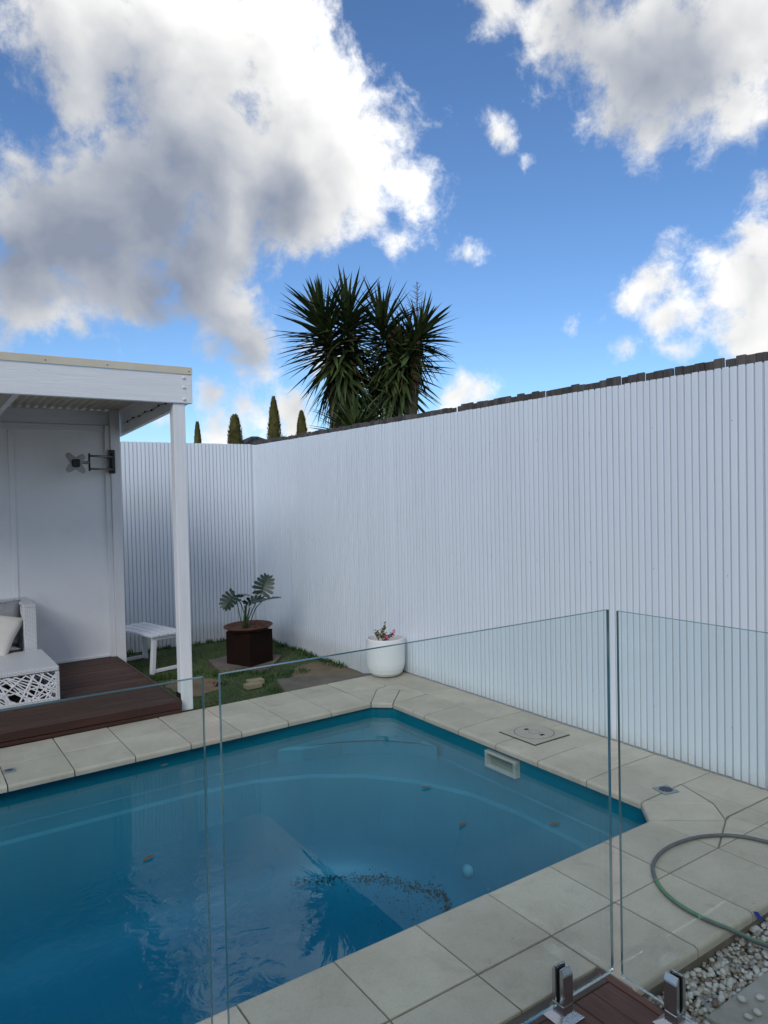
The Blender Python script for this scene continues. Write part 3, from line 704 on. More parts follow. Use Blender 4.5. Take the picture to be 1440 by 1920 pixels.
# ------------------------------------------------------------------ pergola
def pergola():
    T = thing('pergola', 'white timber pergola with flat metal roof and back wall beside the pool', 'pergola', (0.9, 7.0, 0))
    bt = lambda n, lo, hi, m_='wood_paint', bev=0.004, seg=1: boxw(T, n, lo, hi, m_, bev, seg)
    fp = bt('post', (1.957, 5.965, 0.0), (2.058, 6.062, 2.604), 'post_paint'); bp = bt('post', (1.935, 8.00, -0.17), (2.036, 8.09, 2.77), 'post_paint')
    for (z) in (0.10,): boxw(fp, 'bracket', (1.940, 5.975, 0.10), (1.957, 6.05, 0.15), 'rust_steel', 0.002)
    fb = bt('front_beam', (-1.6, 5.945, 2.602), (2.118, 5.990, 2.842))
    for z in (2.635, 2.735, 2.815):
        link('bolt', BOLT, fb, Vector((2.045, 5.943, z)) - origin(fb), Euler((R(90), 0, 0)))
    for (x, z) in ((0.93, 2.792), (1.40, 2.70), (2.095, 2.76), (1.78, 2.63)):
        link('screw', SCREW, fb, Vector((x, 5.944, z)) - origin(fb), Euler((R(90), 0, 0)))
    fl = bt('flashing', (-1.6, 5.936, 2.845), (2.119, 5.958, 2.906), 'cream_metal', 0.002)
    for x in (0.98, 1.43, 2.09):
        link('screw', SCREW2, fl, Vector((x, 5.935, 2.87)) - origin(fl), Euler((R(90), 0, 0)))
    # right side beam, falling slightly to the back
    def slopebox(name, x0, x1, y0, y1, za0, za1, zb0, zb1, m_='wood_paint'):
        V = [(x0, y0, za0), (x1, y0, za0), (x1, y0, za1), (x0, y0, za1), (x0, y1, zb0), (x1, y1, zb0), (x1, y1, zb1), (x0, y1, zb1)]
        c = Vector(((x0 + x1) / 2, (y0 + y1) / 2, (za0 + za1) / 2))
        return link(name, data(name, [Vector(v) - c for v in V], [(0, 1, 2, 3), (5, 4, 7, 6), (4, 0, 3, 7), (1, 5, 6, 2), (3, 2, 6, 7), (4, 5, 1, 0)], m_), T, c - origin(T))
    sb = slopebox('side_beam', 2.062, 2.104, 5.992, 8.22, 2.604, 2.838, 2.500, 2.785)
    slopebox('side_flashing', 2.095, 2.121, 5.960, 8.25, 2.846, 2.904, 2.790, 2.850, 'cream_metal')
    for x in (0.80, -0.45): slopebox('rafter', x, x + 0.045, 5.992, 8.05, 2.655, 2.80, 2.600, 2.745)
    bt('back_beam', (-1.6, 8.052, 2.60), (1.934, 8.095, 2.755))
    # corrugated roof, seen from below
    V, Fc = [], []; nx = 300; x0, x1 = -1.62, 2.058
    for j, (y, zz) in enumerate(((5.994, 2.812), (8.28, 2.765))):
        for i in range(nx + 1):
            x = x0 + (x1 - x0) * i / nx; V.append((x, y, zz + 0.012 * math.sin(2 * PI * x / 0.076)))
    Fc = [(i, i + 1, nx + 2 + i, nx + 1 + i) for i in range(nx)]
    V2 = [Vector(v) - origin(T) for v in V]
    rf = link('roof_sheet', data('roof_sheet', V2, Fc, 'roof_metal', True), T)
    md = rf.modifiers.new('thick', 'SOLIDIFY'); md.thickness = 0.002
    # back wall of painted sheets, with the trims
    wall = bt('back_wall', (-1.6, 8.060, 0.112), (0.985, 8.080, 2.600), 'wall_board', 0.001)
    bt('back_wall', (0.988, 8.060, 0.112), (1.930, 8.080, 2.600), 'wall_board', 0.001)
    bt('cover_strip', (0.962, 8.048, 0.14), (1.012, 8.0595, 2.53), 'wall_board', 0.002)
    bt('wall_trim', (-1.6, 8.040, 2.535), (1.882, 8.058, 2.600), 'wood_paint', 0.003)
    bt('wall_trim', (1.883, 8.022, 0.112), (1.9345, 8.0595, 2.600), 'post_paint', 0.003)
    bt('skirting', (-1.6, 8.044, 0.112), (1.882, 8.0595, 0.138), 'wood_paint', 0.003)
    # left end wall, outside the frame
    # wire with clips along the inside of the side beam
    wire = []
    for i in range(9):
        t = i / 8; y = 6.25 + t * 1.72; zz = 2.68 - 0.055 * t - (0.012 if i % 2 else 0)
        wire.append((2.056, y, zz))
    wr = tubew(T, 'light_wire', wire, 0.0025, 'black_steel', 5)
    for p in wire[:-1]:
        boxw(wr, 'clip', (2.045, p[1] - .008, p[2] - .008), (2.061, p[1] + .008, p[2] + .010), 'black_steel', 0.002)
    # timber deck under it
    D = thing('timber_deck', 'low dark brown timber deck under the white pergola', 'deck', (0.5, 7.0, 0))
    y = 5.935; n = 0
    while y < 8.03:
        boxw(D, 'board', (-1.6, y, 0.088), (1.922, min(y + 0.1305, 8.05), 0.110 + U(-.0008, .0008)), 'deck_brown', 0.003); y += 0.140
    boxw(D, 'edge_strip', (1.924, 5.94, 0.06), (1.938, 8.0, 0.118), 'merbau_grey', 0.002)
    boxw(D, 'fascia_board', (-1.6, 5.912, 0.040), (1.945, 5.932, 0.107), 'fascia_red', 0.003)
    boxw(D, 'fascia_board', (-1.6, 5.918, 0.002), (1.945, 5.934, 0.034), 'fascia_red', 0.003)
    boxw(D, 'joist', (-1.6, 5.95, -0.16), (1.90, 8.0, 0.080), 'gap_dark', 0)
V, Fc = lathe([(0.0005, 0.012), (0.009, 0.011), (0.012, 0.006), (0.013, 0.0), (0.013, -0.004)], 10); BOLT = data('bolt', V, Fc, 'white_paint', True)
V, Fc = lathe([(0.0005, 0.003), (0.004, 0.003), (0.005, 0.0)], 8); SCREW = data('screw', V, Fc, 'white_paint'); SCREW2 = data('screw', V, Fc, 'gap_dark')
pergola()

def tv_mount():
    T = thing('screen_mount', 'swivel television bracket with bare butterfly plate on the white post', 'wall bracket', (1.935, 7.98, 2.09))
    boxw(T, 'wall_plate', (1.905, 7.975, 2.085), (1.972, 7.999, 2.335), 'black_steel', 0.004)
    for z in (2.262, 2.128):
        V, Fc = tube_verts([(1.94, 7.965, z), (1.685, 7.86, z)], 0.013, 6)
        tubew(T, 'arm', [(1.94, 7.965, z), (1.685, 7.86, z)], 0.013, 'grey_steel', 6)
    tubew(T, 'pivot', [(1.94, 7.965, 2.10), (1.94, 7.965, 2.30)], 0.012, 'black_steel', 8)
    tubew(T, 'pivot', [(1.685, 7.86, 2.105), (1.685, 7.86, 2.29)], 0.010, 'black_steel', 8)
    tubew(T, 'link_arm', [(1.685, 7.86, 2.195), (1.56, 7.82, 2.185)], 0.016, 'grey_steel', 6)
    boxw(T, 'tilt_head', (1.505, 7.735, 2.145), (1.575, 7.84, 2.222), 'black_steel', 0.008)
    # four-eared plate with waisted sides
    out = []
    for k in range(4):
        a = PI / 4 + k * PI / 2
        for da, r in ((-0.26, 0.112), (-0.12, 0.130), (0.12, 0.130), (0.26, 0.112), (0.42, 0.088), (PI / 4, 0.062), (PI / 2 - 0.42, 0.088)):
            out.append((r * math.cos(a + da), r * math.sin(a + da)))
    me = prism_mesh('plate', out, -0.002, 0.002, 'grey_steel', bev=0)
    pl = link('plate', me, T, Vector((1.535, 7.77, 2.182)) - origin(T), Euler((R(90), 0, R(14))))
    pl.rotation_euler = (R(82), R(4), R(14))
tv_mount()

# ------------------------------------------------------------------ woven lounge and cushions
def lattice(parent, name, w, h, n, M_, seed, th=0.010):
    """criss-cross flat straps filling a w x h panel in local x,z"""
    rnd = random.Random(seed); V, Fc = [], []
    for _ in range(n):
        # chord of the rectangle at a random angle
        a = rnd.choice((rnd.uniform(25, 70), rnd.uniform(110, 155), rnd.uniform(0, 180))); a = R(a)
        cx, cz = rnd.uniform(-w / 2, w / 2), rnd.uniform(-h / 2, h / 2); dx, dz = math.cos(a), math.sin(a)
        ts = []
        for lim, c, d in ((w / 2, cx, dx), (h / 2, cz, dz)):
            if abs(d) > 1e-6: ts += [(-lim - c) / d, (lim - c) / d]
        lo = max(min(ts[0], ts[1]), min(ts[2], ts[3]) if len(ts) > 2 else -9); hi = min(max(ts[0], ts[1]), max(ts[2], ts[3]) if len(ts) > 2 else 9)
        if hi - lo < 0.08: continue
        if hi - lo > 0.45:
            k = rnd.random(); lo, hi = (lo, lo + (hi - lo) * rnd.uniform(.55, 1)) if k < .5 else (hi - (hi - lo) * rnd.uniform(.55, 1), hi)
        t2 = 0.0046; y = rnd.uniform(-0.004, 0.004)
        ends = [(cx + dx * lo, cz + dz * lo), (cx + dx * hi, cz + dz * hi)]; nx, nz = -dz * t2, dx * t2
        b = len(V)
        for yy in (y - th / 2, y + th / 2):
            for (x, z) in ends: V += [(x + nx, yy, z + nz), (x - nx, yy, z - nz)]
        Fc += [(b, b+1, b+3, b+2), (b+4, b+6, b+7, b+5), (b, b+2, b+6, b+4), (b+1, b+5, b+7, b+3), (b, b+4, b+5, b+1), (b+2, b+3, b+7, b+6)]
    return data(name, V, Fc, 'white_paint')
def lounge():
    z0, zt = 0.112, 0.412
    T = thing('woven_ottoman', 'white woven ottoman with open lattice sides on the dark deck', 'ottoman', (0.5, 6.98, z0))
    x0, x1, y0, y1 = -0.15, 1.112, 6.545, 7.405; e = 0.032
    top = boxw(T, 'seat_top', (x0, y0, zt - 0.045), (x1, y1, zt), 'wicker', 0.012, 3)
    for (x, y) in ((x0, y0), (x1 - e, y0), (x0, y1 - e), (x1 - e, y1 - e)): boxw(T, 'leg', (x, y, z0), (x + e, y + e, zt - 0.046), 'wicker', 0.006, 2)
    for lo, hi in (((x0 + e, y0, z0 + .004), (x1 - e, y0 + e, z0 + .036)), ((x0 + e, y1 - e, z0 + .004), (x1 - e, y1, z0 + .036)), ((x1 - e, y0 + e, z0 + .004), (x1, y1 - e, z0 + .036)), ((x0, y0 + e, z0 + .004), (x0 + e, y1 - e, z0 + .036))):
        boxw(T, 'bottom_rail', lo, hi, 'wicker', 0.006, 2)
    hh = zt - .046 - z0 - .036; zc = z0 + .036 + hh / 2
    link('lattice', lattice(T, 'lattice', x1 - x0 - 2 * e, hh, 96, None, 3), T, Vector(((x0 + x1) / 2, y0 + e / 2, zc)) - origin(T))
    link('lattice', lattice(T, 'lattice', y1 - y0 - 2 * e, hh, 44, None, 4), T, Vector((x1 - e / 2, (y0 + y1) / 2, zc)) - origin(T), (0, 0, R(90)))
    link('lattice', lattice(T, 'lattice', x1 - x0 - 2 * e, hh, 36, None, 5), T, Vector(((x0 + x1) / 2, y1 - e / 2, zc)) - origin(T))
    # sofa behind it, with one arm and a lattice back
    S = thing('woven_sofa', 'white woven sofa with lattice back and arm against the pergola wall', 'sofa', (0.4, 7.8, z0))
    ya, yb, zs, za = 7.42, 8.035, 0.40, 0.840
    boxw(S, 'seat_base', (-0.6, ya + .01, z0 + .05), (0.965, yb, zs - 0.03), 'wicker', 0.01, 2)
    for (x, y) in ((-.58, ya + .02), (-.58, yb - .06)): boxw(S, 'leg', (x, y, z0), (x + .05, y + .05, z0 + .05), 'wicker', 0.004)
    arm = boxw(S, 'arm_front', (0.968, ya, z0), (1.076, ya + 0.055, za - 0.032), 'wicker', 0.006, 2)
    boxw(S, 'arm_top', (0.966, ya - .002, za - 0.032), (1.078, yb, za), 'wicker', 0.010, 3)
    boxw(S, 'arm_back', (0.968, yb - 0.055, z0), (1.076, yb, za - 0.032), 'wicker', 0.006, 2)
    w = yb - ya - .11; h = za - .032 - z0
    link('arm_lattice', lattice(S, 'arm_lattice', w, h, 60, None, 8), S, Vector((0.980, (ya + yb) / 2, z0 + h / 2)) - origin(S), (0, 0, R(90)))
    boxw(S, 'arm_panel', (1.064, ya + .056, z0 + .03), (1.074, yb - .056, za - .033), 'wicker', 0.002)
    boxw(S, 'back_top', (-0.6, yb - .065, za - 0.034), (0.964, yb, za - .002), 'wicker', 0.010, 3)
    link('back_lattice', lattice(S, 'back_lattice', 1.55, h - .28, 80, None, 9), S, Vector((0.185, yb - .03, z0 + .28 + (h - .28) / 2)) - origin(S))
    # cushions
    def pillow(name, w, h, t, m_, loc, rot, label, piping=None):
        V, Fc = [], []; n = 18
        for sgn in (1, -1):
            for j in range(n + 1):
                for i in range(n + 1):
                    u = i / n * 2 - 1; v = j / n * 2 - 1
                    k = (1 - abs(u) ** 2.6) * (1 - abs(v) ** 2.6)
                    pin = 1 - 0.06 * (1 - abs(u)) * abs(v) ** 3; pin2 = 1 - 0.06 * (1 - abs(v)) * abs(u) ** 3
                    wr = 0.006 * mnoise.noise(Vector((u * 3 + sgn * 4, v * 3, 2.1)))
                    V.append((u * w / 2 * pin2, v * h / 2 * pin, sgn * (t / 2 * k ** 0.45 + wr * k)))
        for s_ in range(2):
            o = s_ * (n + 1) ** 2
            for j in range(n):
                for i in range(n):
                    q = (o + j*(n+1) + i, o + j*(n+1) + i + 1, o + (j+1)*(n+1) + i + 1, o + (j+1)*(n+1) + i); Fc.append(q if s_ == 0 else q[::-1])
        me = data(name, V, Fc, m_, True)
        bm = bmesh.new(); bm.from_mesh(me); bmesh.ops.remove_doubles(bm, verts=bm.verts[:], dist=0.0008); bm.to_mesh(me); bm.free()
        return tag(link(name, me, None, loc, rot), label, 'cushion')
    a = pillow('seat_cushion', 1.45, 0.56, 0.12, 'cushion_cloth', (0.21, 7.72, 0.43), (0, 0, 0), 'flat cream seat cushion on the woven sofa')
    b = pillow('cushion', 0.46, 0.46, 0.15, 'cushion_cloth', (0.70, 7.53, 0.575), (R(46), R(10), R(-30)), 'plump cream scatter cushion leaning in the sofa corner nearest the ottoman')
    c = pillow('cushion', 0.44, 0.44, 0.14, 'grey_cloth', (0.78, 7.76, 0.63), (R(66), R(-8), R(-38)), 'dark patterned scatter cushion tucked behind the cream one')
lounge()

# ------------------------------------------------------------------ white slatted bench on the turf
def bench():
    T = thing('slatted_bench', 'small white slatted bench with splayed legs on the turf behind the deck', 'bench', (2.43, 8.56, -0.17), R(13))
    L, Wd, H = 0.92, 0.40, 0.445
    for i in range(4):
        x = -0.165 + i * 0.11
        boxl(T, 'slat', (x - 0.0445, -L / 2, H - 0.028), (x + 0.0445, L / 2, H), 'wood_paint', 0.004)
    def strut(p, q, w, d, name):
        p = Vector(p); q = Vector(q); dv = q - p; me = box_mesh(name, w, d, dv.length, 'wood_paint', 0.003)
        link(name, me, T, (p + q) / 2, dv.to_track_quat('Z', 'Y'))
    for y in (-L / 2 + 0.05, L / 2 - 0.05):
        for s in (-1, 1): strut((s * 0.185, y, 0.0), (s * 0.155, y, H - 0.065), 0.058, 0.044, 'leg')
        boxl(T, 'top_rail', (-0.185, y - 0.018, H - 0.066), (0.185, y + 0.018, H - 0.030), 'wood_paint', 0.003)
        boxl(T, 'bottom_rail', (-0.165, y - 0.017, 0.012), (0.165, y + 0.017, 0.048), 'wood_paint', 0.003)
bench()

# ------------------------------------------------------------------ rusty planter with monstera
def monstera_leaf(seed):
    """split leaf lying in x (width), y (length) with a fold along the midrib"""
    rnd = random.Random(seed); V, Fc = [], []
    def z(x, y): return 0.22 * abs(x) - 0.18 * y * y - 0.10 * abs(x) ** 2
    def add(x, y): V.append((x, y, z(x, y))); return len(V) - 1
    n = 6
    for s in (-1, 1):
        y = -0.06
        for k in range(n):
            yb0 = 0.02 + k * 0.155; yb1 = yb0 + 0.135          # along the midrib
            wid = [0.52, 0.60, 0.60, 0.54, 0.42, 0.26][k] * rnd.uniform(.93, 1.05)
            sw = [-0.20, -0.06, 0.05, 0.13, 0.18, 0.16][k]
            a = add(0, yb0); b = add(0, yb1 + 0.02)
            c = add(s * wid * 0.45, yb0 + sw * 0.4 - 0.02); d = add(s * wid * 0.45, yb1 + sw * 0.45 + 0.025)
            e = add(s * wid * 0.85, yb0 + sw * 0.9 - 0.03); f = add(s * wid * 0.85, yb1 + sw * 0.9 + 0.03)
            g = add(s * wid, yb0 + sw * 1.1 + 0.05)
            q = [(a, c, d, b), (c, e, f, d), (e, g, f)]
            Fc += q if s > 0 else [t[::-1] for t in q]
    a = add(-0.10, 0.93); b = add(0.10, 0.93); c = add(0, 1.10); d = add(0, 0.90)
    Fc += [(a, d, c), (d, b, c)]
    # heart lobes behind the stalk
    for s in (-1, 1):
        i = [add(0, 0.02), add(s * 0.18, -0.16), add(s * 0.34, -0.12), add(s * 0.36, 0.02), add(s * 0.18, 0.05)]
        Fc.append(tuple(i) if s > 0 else tuple(i[::-1]))
    return data('leaf', V, Fc, 'leaf_dark', True)
def planter():
    z0 = -0.133
    T = thing('rusty_planter', 'rusty steel box planter with wide dish rim on the concrete slab', 'planter', (3.395, 7.83, z0), R(22))
    s = 0.19
    boxl(T, 'body', (-s, -s, 0), (s, s, 0.375), 'rust_steel', 0.003)
    prof = [(0.02, 0.376), (0.185, 0.376), (0.225, 0.392), (0.280, 0.430), (0.284, 0.432), (0.284, 0.438), (0.276, 0.438), (0.22, 0.408), (0.20, 0.402)]
    V, Fc = lathe(prof, 48); rim = link('dish_rim', data('dish_rim', V, Fc, 'rust_rim', True), T)
    rim.rotation_euler = (0, R(-2.0), 0)
    V, Fc = lathe([(0.0005, 0.410), (0.10, 0.412), (0.21, 0.402)], 24); link('soil', data('soil', V, Fc, 'rust_rim', True), T)
    P = thing('monstera_plant', 'dark green monstera with split leaves growing in the rusty planter', 'plant', (3.34, 7.80, 0.28))
    base = Vector((3.34, 7.80, 0.27)); vd = Vector((0.0, 0.0, 1.8))
    specs = [((3.51, 7.66, 0.735), 0.215, (0.35, -0.05, 0.9), (-0.50, -0.85, 0.15), 1), ((3.20, 7.84, 0.640), 0.205, (-0.75, -0.15, -0.55), (0.2, -0.35, 0.9), 2),
             ((3.37, 7.72, 0.585), 0.205, (0.55, -0.25, 0.28), (-0.15, -0.25, 0.95), 3), ((3.52, 7.62, 0.605), 0.215, (0.80, -0.35, 0.30), (-0.3, 0.2, 0.92), 4), ((3.30, 7.86, 0.655), 0.15, (0.55, -0.3, 0.10), (0.3, -0.1, 0.95), 5)]
    for (p, sz, yd, nd, sd) in specs:
        p = Vector(p); yv = Vector(yd).normalized(); nv = Vector(nd); nv = (nv - yv * nv.dot(yv)).normalized(); xv = yv.cross(nv)
        mm = Matrix((xv, yv, nv)).transposed().to_quaternion()
        base_pt = p - yv * (0.25 * sz)
        link('leaf', monstera_leaf(sd), P, base_pt - origin(P), mm, (sz, sz, sz))
        b = base + Vector((U(-.05, .05), U(-.05, .05), 0.0)); mid = (b + base_pt) / 2 + Vector((U(-.02, .02), 0, .06))
        tubew(P, 'stem', catmull([b, mid, base_pt], 6), 0.0055, 'stem_green', 6)
    for k in range(3):
        b = base + Vector((U(-.02, .02), U(-.02, .02), 0)); tubew(P, 'stem', [b, b + Vector((U(-.02, .03), 0, .12)), b + Vector((U(-.01, .05), -.01, U(.2, .27)))], [0.016, 0.013, 0.006], 'stem_green', 7)
    tubew(P, 'dry_stalk', catmull([(3.42, 7.74, .27), (3.45, 7.72, .33), (3.49, 7.70, .335), (3.51, 7.69, .29)], 5), 0.005, 'twig', 5)
    tubew(P, 'dry_stalk', catmull([(3.40, 7.74, .27), (3.43, 7.73, .31), (3.47, 7.71, .30), (3.49, 7.69, .26)], 5), 0.007, 'twig', 5)
planter()

def pot():
    T = thing('ribbed_pot', 'white ribbed round pot standing at the pool corner by the fence', 'pot', (3.995, 5.875, 0.002))
    n = 120; V, Fc = [], []
    prof = [(0.10, 0.0), (0.135, 0.012), (0.165, 0.040), (0.183, 0.085), (0.190, 0.13), (0.193, 0.26), (0.194, 0.371), (0.192, 0.378), (0.180, 0.378), (0.178, 0.366), (0.172, 0.22), (0.166, 0.205)]
    for i, (r, z) in enumerate(prof):
        for k in range(n):
            a = 2 * PI * k / n
            rr = r - (0.0028 if (k % 2 and 2 <= i <= 5) else 0) 
            V.append((rr * math.cos(a), rr * math.sin(a), z))
    for i in range(len(prof) - 1):
        for k in range(n): Fc.append((i*n + k, i*n + (k+1) % n, (i+1)*n + (k+1) % n, (i+1)*n + k))
    Fc.append(tuple(range(n))[::-1])
    link('body', data('body', V, Fc, 'pot_white'), T)
    V, Fc = lathe([(0.0005, 0.31), (0.1, 0.312), (0.171, 0.305)], 32); link('soil', data('soil', V, Fc, 'soil', True), T)
    P = thing('flowering_shrub', 'small straggly shrub with pink flowers in the white ribbed pot', 'plant', (3.995, 5.875, 0.312))
    o = origin(P); dz = Vector((0, 0, -0.05))
    tips = []
    for (x, y, z) in ((3.985, 5.87, 0.560), (3.895, 5.915, 0.485), (3.925, 5.91, 0.50), (3.96, 5.86, 0.485), (4.06, 5.83, 0.47), (4.03, 5.85, 0.455), (3.99, 5.85, 0.46), (3.915, 5.88, 0.465), (3.965, 5.90, 0.495)):
        b = Vector((3.985 + U(-.03, .03), 5.875 + U(-.03, .03), 0.308)); t = Vector((x, y, z)) + dz
        tubew(P, 'stem', catmull([b, (b + t) / 2 + Vector((U(-.01, .01), U(-.01, .01), 0)), t], 4), 0.0028, 'twig', 5); tips.append((b, t))
    for (b, t) in tips:
        for k in range(14):
            q = b.lerp(t, U(.55, 1.05)) if t.z < .5 else b.lerp(t, U(.72, 1.04))
            q += Vector((random.gauss(0, .010), random.gauss(0, .010), random.gauss(0, .008))); s = U(.014, .024)
            link('leaf', SHRUB, P, q - o, (U(-.9, .9), U(-.9, .9), U(0, 6.28)), (s, s, s))
    for c in ((4.062, 5.825, 0.470), (4.055, 5.83, 0.448), (3.965, 5.81, 0.436), (4.068, 5.83, 0.490)):
        fl = link('flower', FLOWER, P, Vector(c) + dz - o, (U(-.5, .5), U(-.5, .5), U(0, 6)), (0.026, 0.026, 0.026))
V = [(-1, 0, 0), (-.4, .36, .12), (.3, .36, .1), (1, 0, .1), (.3, -.36, .12), (-.4, -.36, .1)]
SHRUB = data('leaf', V, [(0, 5, 4, 3), (0, 3, 2, 1)], 'leaf_olive')
V, Fc = [], []
for k in range(14):
    a = k * 2.4; r = 0.55 + 0.03 * k; zt = 0.9 - k * 0.07; b = len(V)
    V += [(0, 0, 0.1), (r * .6 * math.cos(a - .45), r * .6 * math.sin(a - .45), zt * .6), (r * math.cos(a), r * math.sin(a), zt), (r * .6 * math.cos(a + .45), r * .6 * math.sin(a + .45), zt * .6)]
    Fc.append((b, b+1, b+2, b+3))
FLOWER = data('flower', V, Fc, 'flower_pink')
pot()

# ------------------------------------------------------------------ things set in the paving
def small_fittings():
    T = thing('skimmer_lid', 'square beige skimmer lid with round cover set in the paving', 'lid', (3.87, 3.755, 0.0))
    h = 0.176
    boxl(T, 'frame', (-h, -h, 0.0005), (h, h, 0.0115), 'lid_beige', 0.003)
    boxl(T, 'shadow_gap', (-h - .006, -h - .006, -0.004), (h + .006, h + .006, 0.004), 'gap_dark', 0)
    def ringm(name, r0, r1, z, m_, loc=(0, 0, 0)):
        V, Fc = lathe([(r0, z), (r1, z)], 40); link(name, data(name, V, Fc, m_), T, loc)
    V, Fc = lathe([(0.0005, 0.0135), (0.142, 0.0135), (0.144, 0.0115)], 48); link('cover', data('cover', V, Fc, 'lid_beige'), T)
    ringm('groove', 0.1445, 0.148, 0.0122, 'gap_dark'); ringm('groove', 0.040, 0.0425, 0.0142, 'gap_dark')
    for s in (-1, 1):
        boxl(T, 'finger_slot', (-0.018 - 0.0, s * 0.078 - 0.014, 0.0130), (0.018, s * 0.078 + 0.014, 0.0146), 'gap_dark', 0.0005)
    def drain(loc, rz, s, label):
        D = thing('floor_drain', label, 'drain', loc, R(rz), 'floor drains')
        boxl(D, 'plate', (-s, -s, 0.0005), (s, s, 0.006), 'drain_grey', 0.002)
        for k in range(6):
            x = (-0.6 + k * 0.24) * s; l = math.sqrt(max(0.02, 0.72 ** 2 - (x / s) ** 2)) * s
            boxl(D, 'slot', (x - 0.07 * s, -l, 0.0062), (x + 0.07 * s, l, 0.0072), 'gap_dark', 0.0)
    drain((3.748, 2.572, 0.0), -14, 0.054, 'grey slotted floor drain in the corner paving by the white fence')
    drain((0.582, 5.372, 0.0), 0, 0.036, 'small dark floor drain in the far coping at the left edge')
    # leaves on the water
    for (x, y, s, lab) in ((1.52, 5.05, .030, 'tiny brown leaf floating beside the far coping'), (2.755, 3.62, .042, 'thin dark leaf floating in the middle of the pool'), (2.60, 3.09, .040, 'ragged brown leaf floating nearer the paving'),
                        (3.02, 2.785, .040, 'round brown leaf floating near the right pool edge'), (1.04, 3.785, .042, 'curled tan leaf floating on the left water')):
        me = LEAF.copy(); o = link('floating_leaf', me, None, (x, y, WZ + 0.003), (U(-.1, .1), U(-.1, .1), U(0, 6)), (s, s * U(.6, 1.1), s)); tag(o, lab, 'leaf', 'leaves on the water')
small_fittings()

# ------------------------------------------------------------------ near deck, glass fence
def near_deck():
    T = thing('near_deck', 'reddish hardwood deck corner at the foot of the glass fence', 'deck', (1.2, 1.2, 0))
    x = 2.128; n = 0
    boxw(T, 'edge_board', (2.104, -2.58, -0.12), (2.134, 1.757, 0.006), 'merbau', 0.003)
    xs = 2.101
    while xs > -0.2:
        boxw(T, 'board', (xs - 0.088, -2.58, -0.018), (xs, 1.688, 0.003 + U(-.0008, .0008)), 'merbau', 0.003); xs -= 0.0915
    boxw(T, 'border_board', (-0.4, 1.692, -0.12), (2.104, 1.757, 0.005), 'merbau_grey', 0.003)
    boxw(T, 'joist', (-0.4, -2.58, -0.12), (2.10, 1.68, -0.024), 'gap_dark', 0)
near_deck()

def glass():
    th = 0.012; zb, zt = 0.058, 1.372
    def panel(name_lab, lo, hi, ang=0.0):
        T = thing('pool_fence', name_lab, 'glass fence', ((lo[0] + hi[0]) / 2, (lo[1] + hi[1]) / 2, zb), 0.0, 'frameless glass pool fence')
        s = Vector(hi) - Vector(lo); bm = bmesh.new(); bmesh.ops.create_cube(bm, size=1.0)
        for v in bm.verts: v.co = Vector((v.co.x * s.x, v.co.y * s.y, v.co.z * s.z))
        bmesh.ops.bevel(bm, geom=bm.edges[:], offset=0.0012, segments=1, affect='EDGES')
        ax = 1 if s.y < s.x else 0
        for f in bm.faces: f.material_index = 0 if abs(f.normal[ax]) > 0.9 else 1
        me = from_bm(bm, 'pane', ['glass', 'glass_edge'])
        link('pane', me, T, (0, 0, s.z / 2))
        return T
    y = 1.665
    panel('middle frameless glass panel in front of the pool', (0.640, y - th / 2, zb), (2.096, y + th / 2, zt))
    panel('left frameless glass panel in front of the pool', (-1.15, y - th / 2, zb), (0.600, y + th / 2, zt))
    panel('right frameless glass panel turning back over the gravel', (2.098 - th / 2, 0.15, zb), (2.098 + th / 2, 1.626, zt))
    def spigot(loc, rz, lab):
        T = thing('glass_spigot', lab, 'spigot', loc, R(rz), 'glass fence spigots')
        # flared square cover
        w0, w1 = 0.052, 0.028
        V = [(-w0, -w0, 0), (w0, -w0, 0), (w0, w0, 0), (-w0, w0, 0), (-w0, -w0, .006), (w0, -w0, .006), (w0, w0, .006), (-w0, w0, .006), (-w1, -w1, .022), (w1, -w1, .022), (w1, w1, .022), (-w1, w1, .022)]
        Fc = [(0, 1, 5, 4), (1, 2, 6, 5), (2, 3, 7, 6), (3, 0, 4, 7), (4, 5, 9, 8), (5, 6, 10, 9), (6, 7, 11, 10), (7, 4, 8, 11), (8, 9, 10, 11)]
        link('base_cover', data('base_cover', V, Fc, 'brushed_steel'), T)
        boxl(T, 'core', (-0.024, -0.026, 0.018), (0.024, 0.026, 0.056), 'brushed_steel', 0.004, 2)
        for s in (-1, 1):
            # clamp jaw with a chamfered shoulder
            y0, y1 = s * 0.0085, s * 0.027
            prof = [(y0, 0.0565), (y1, 0.0565), (y1, 0.158), (s * 0.017, 0.178), (y0, 0.178)]
            V = [(x, y, z) for x in (-0.024, 0.024) for (y, z) in prof]; n = 5
            Fc = [tuple(range(n)), tuple(range(2*n - 1, n - 1, -1))] + [(k, (k+1) % n, n + (k+1) % n, n + k) for k in range(n)]
            me = data('jaw', V, Fc, 'brushed_steel'); bm = bmesh.new(); bm.from_mesh(me)
            bmesh.ops.recalc_face_normals(bm, faces=bm.faces[:]); bmesh.ops.bevel(bm, geom=bm.edges[:], offset=0.0022, segments=2, affect='EDGES'); bm.to_mesh(me); bm.free()
            link('jaw', me, T)
            boxl(T, 'gasket', (-0.022, min(s * .0063, s * .0083), 0.060), (0.022, max(s * .0063, s * .0083), 0.172), 'black_steel', 0)
    spigot((1.832, y, 0.004), 0, 'steel glass spigot on the deck holding the middle pane')
    spigot((2.098, 1.415, 0.006), 90, 'steel glass spigot beside the gravel holding the right pane')
glass()

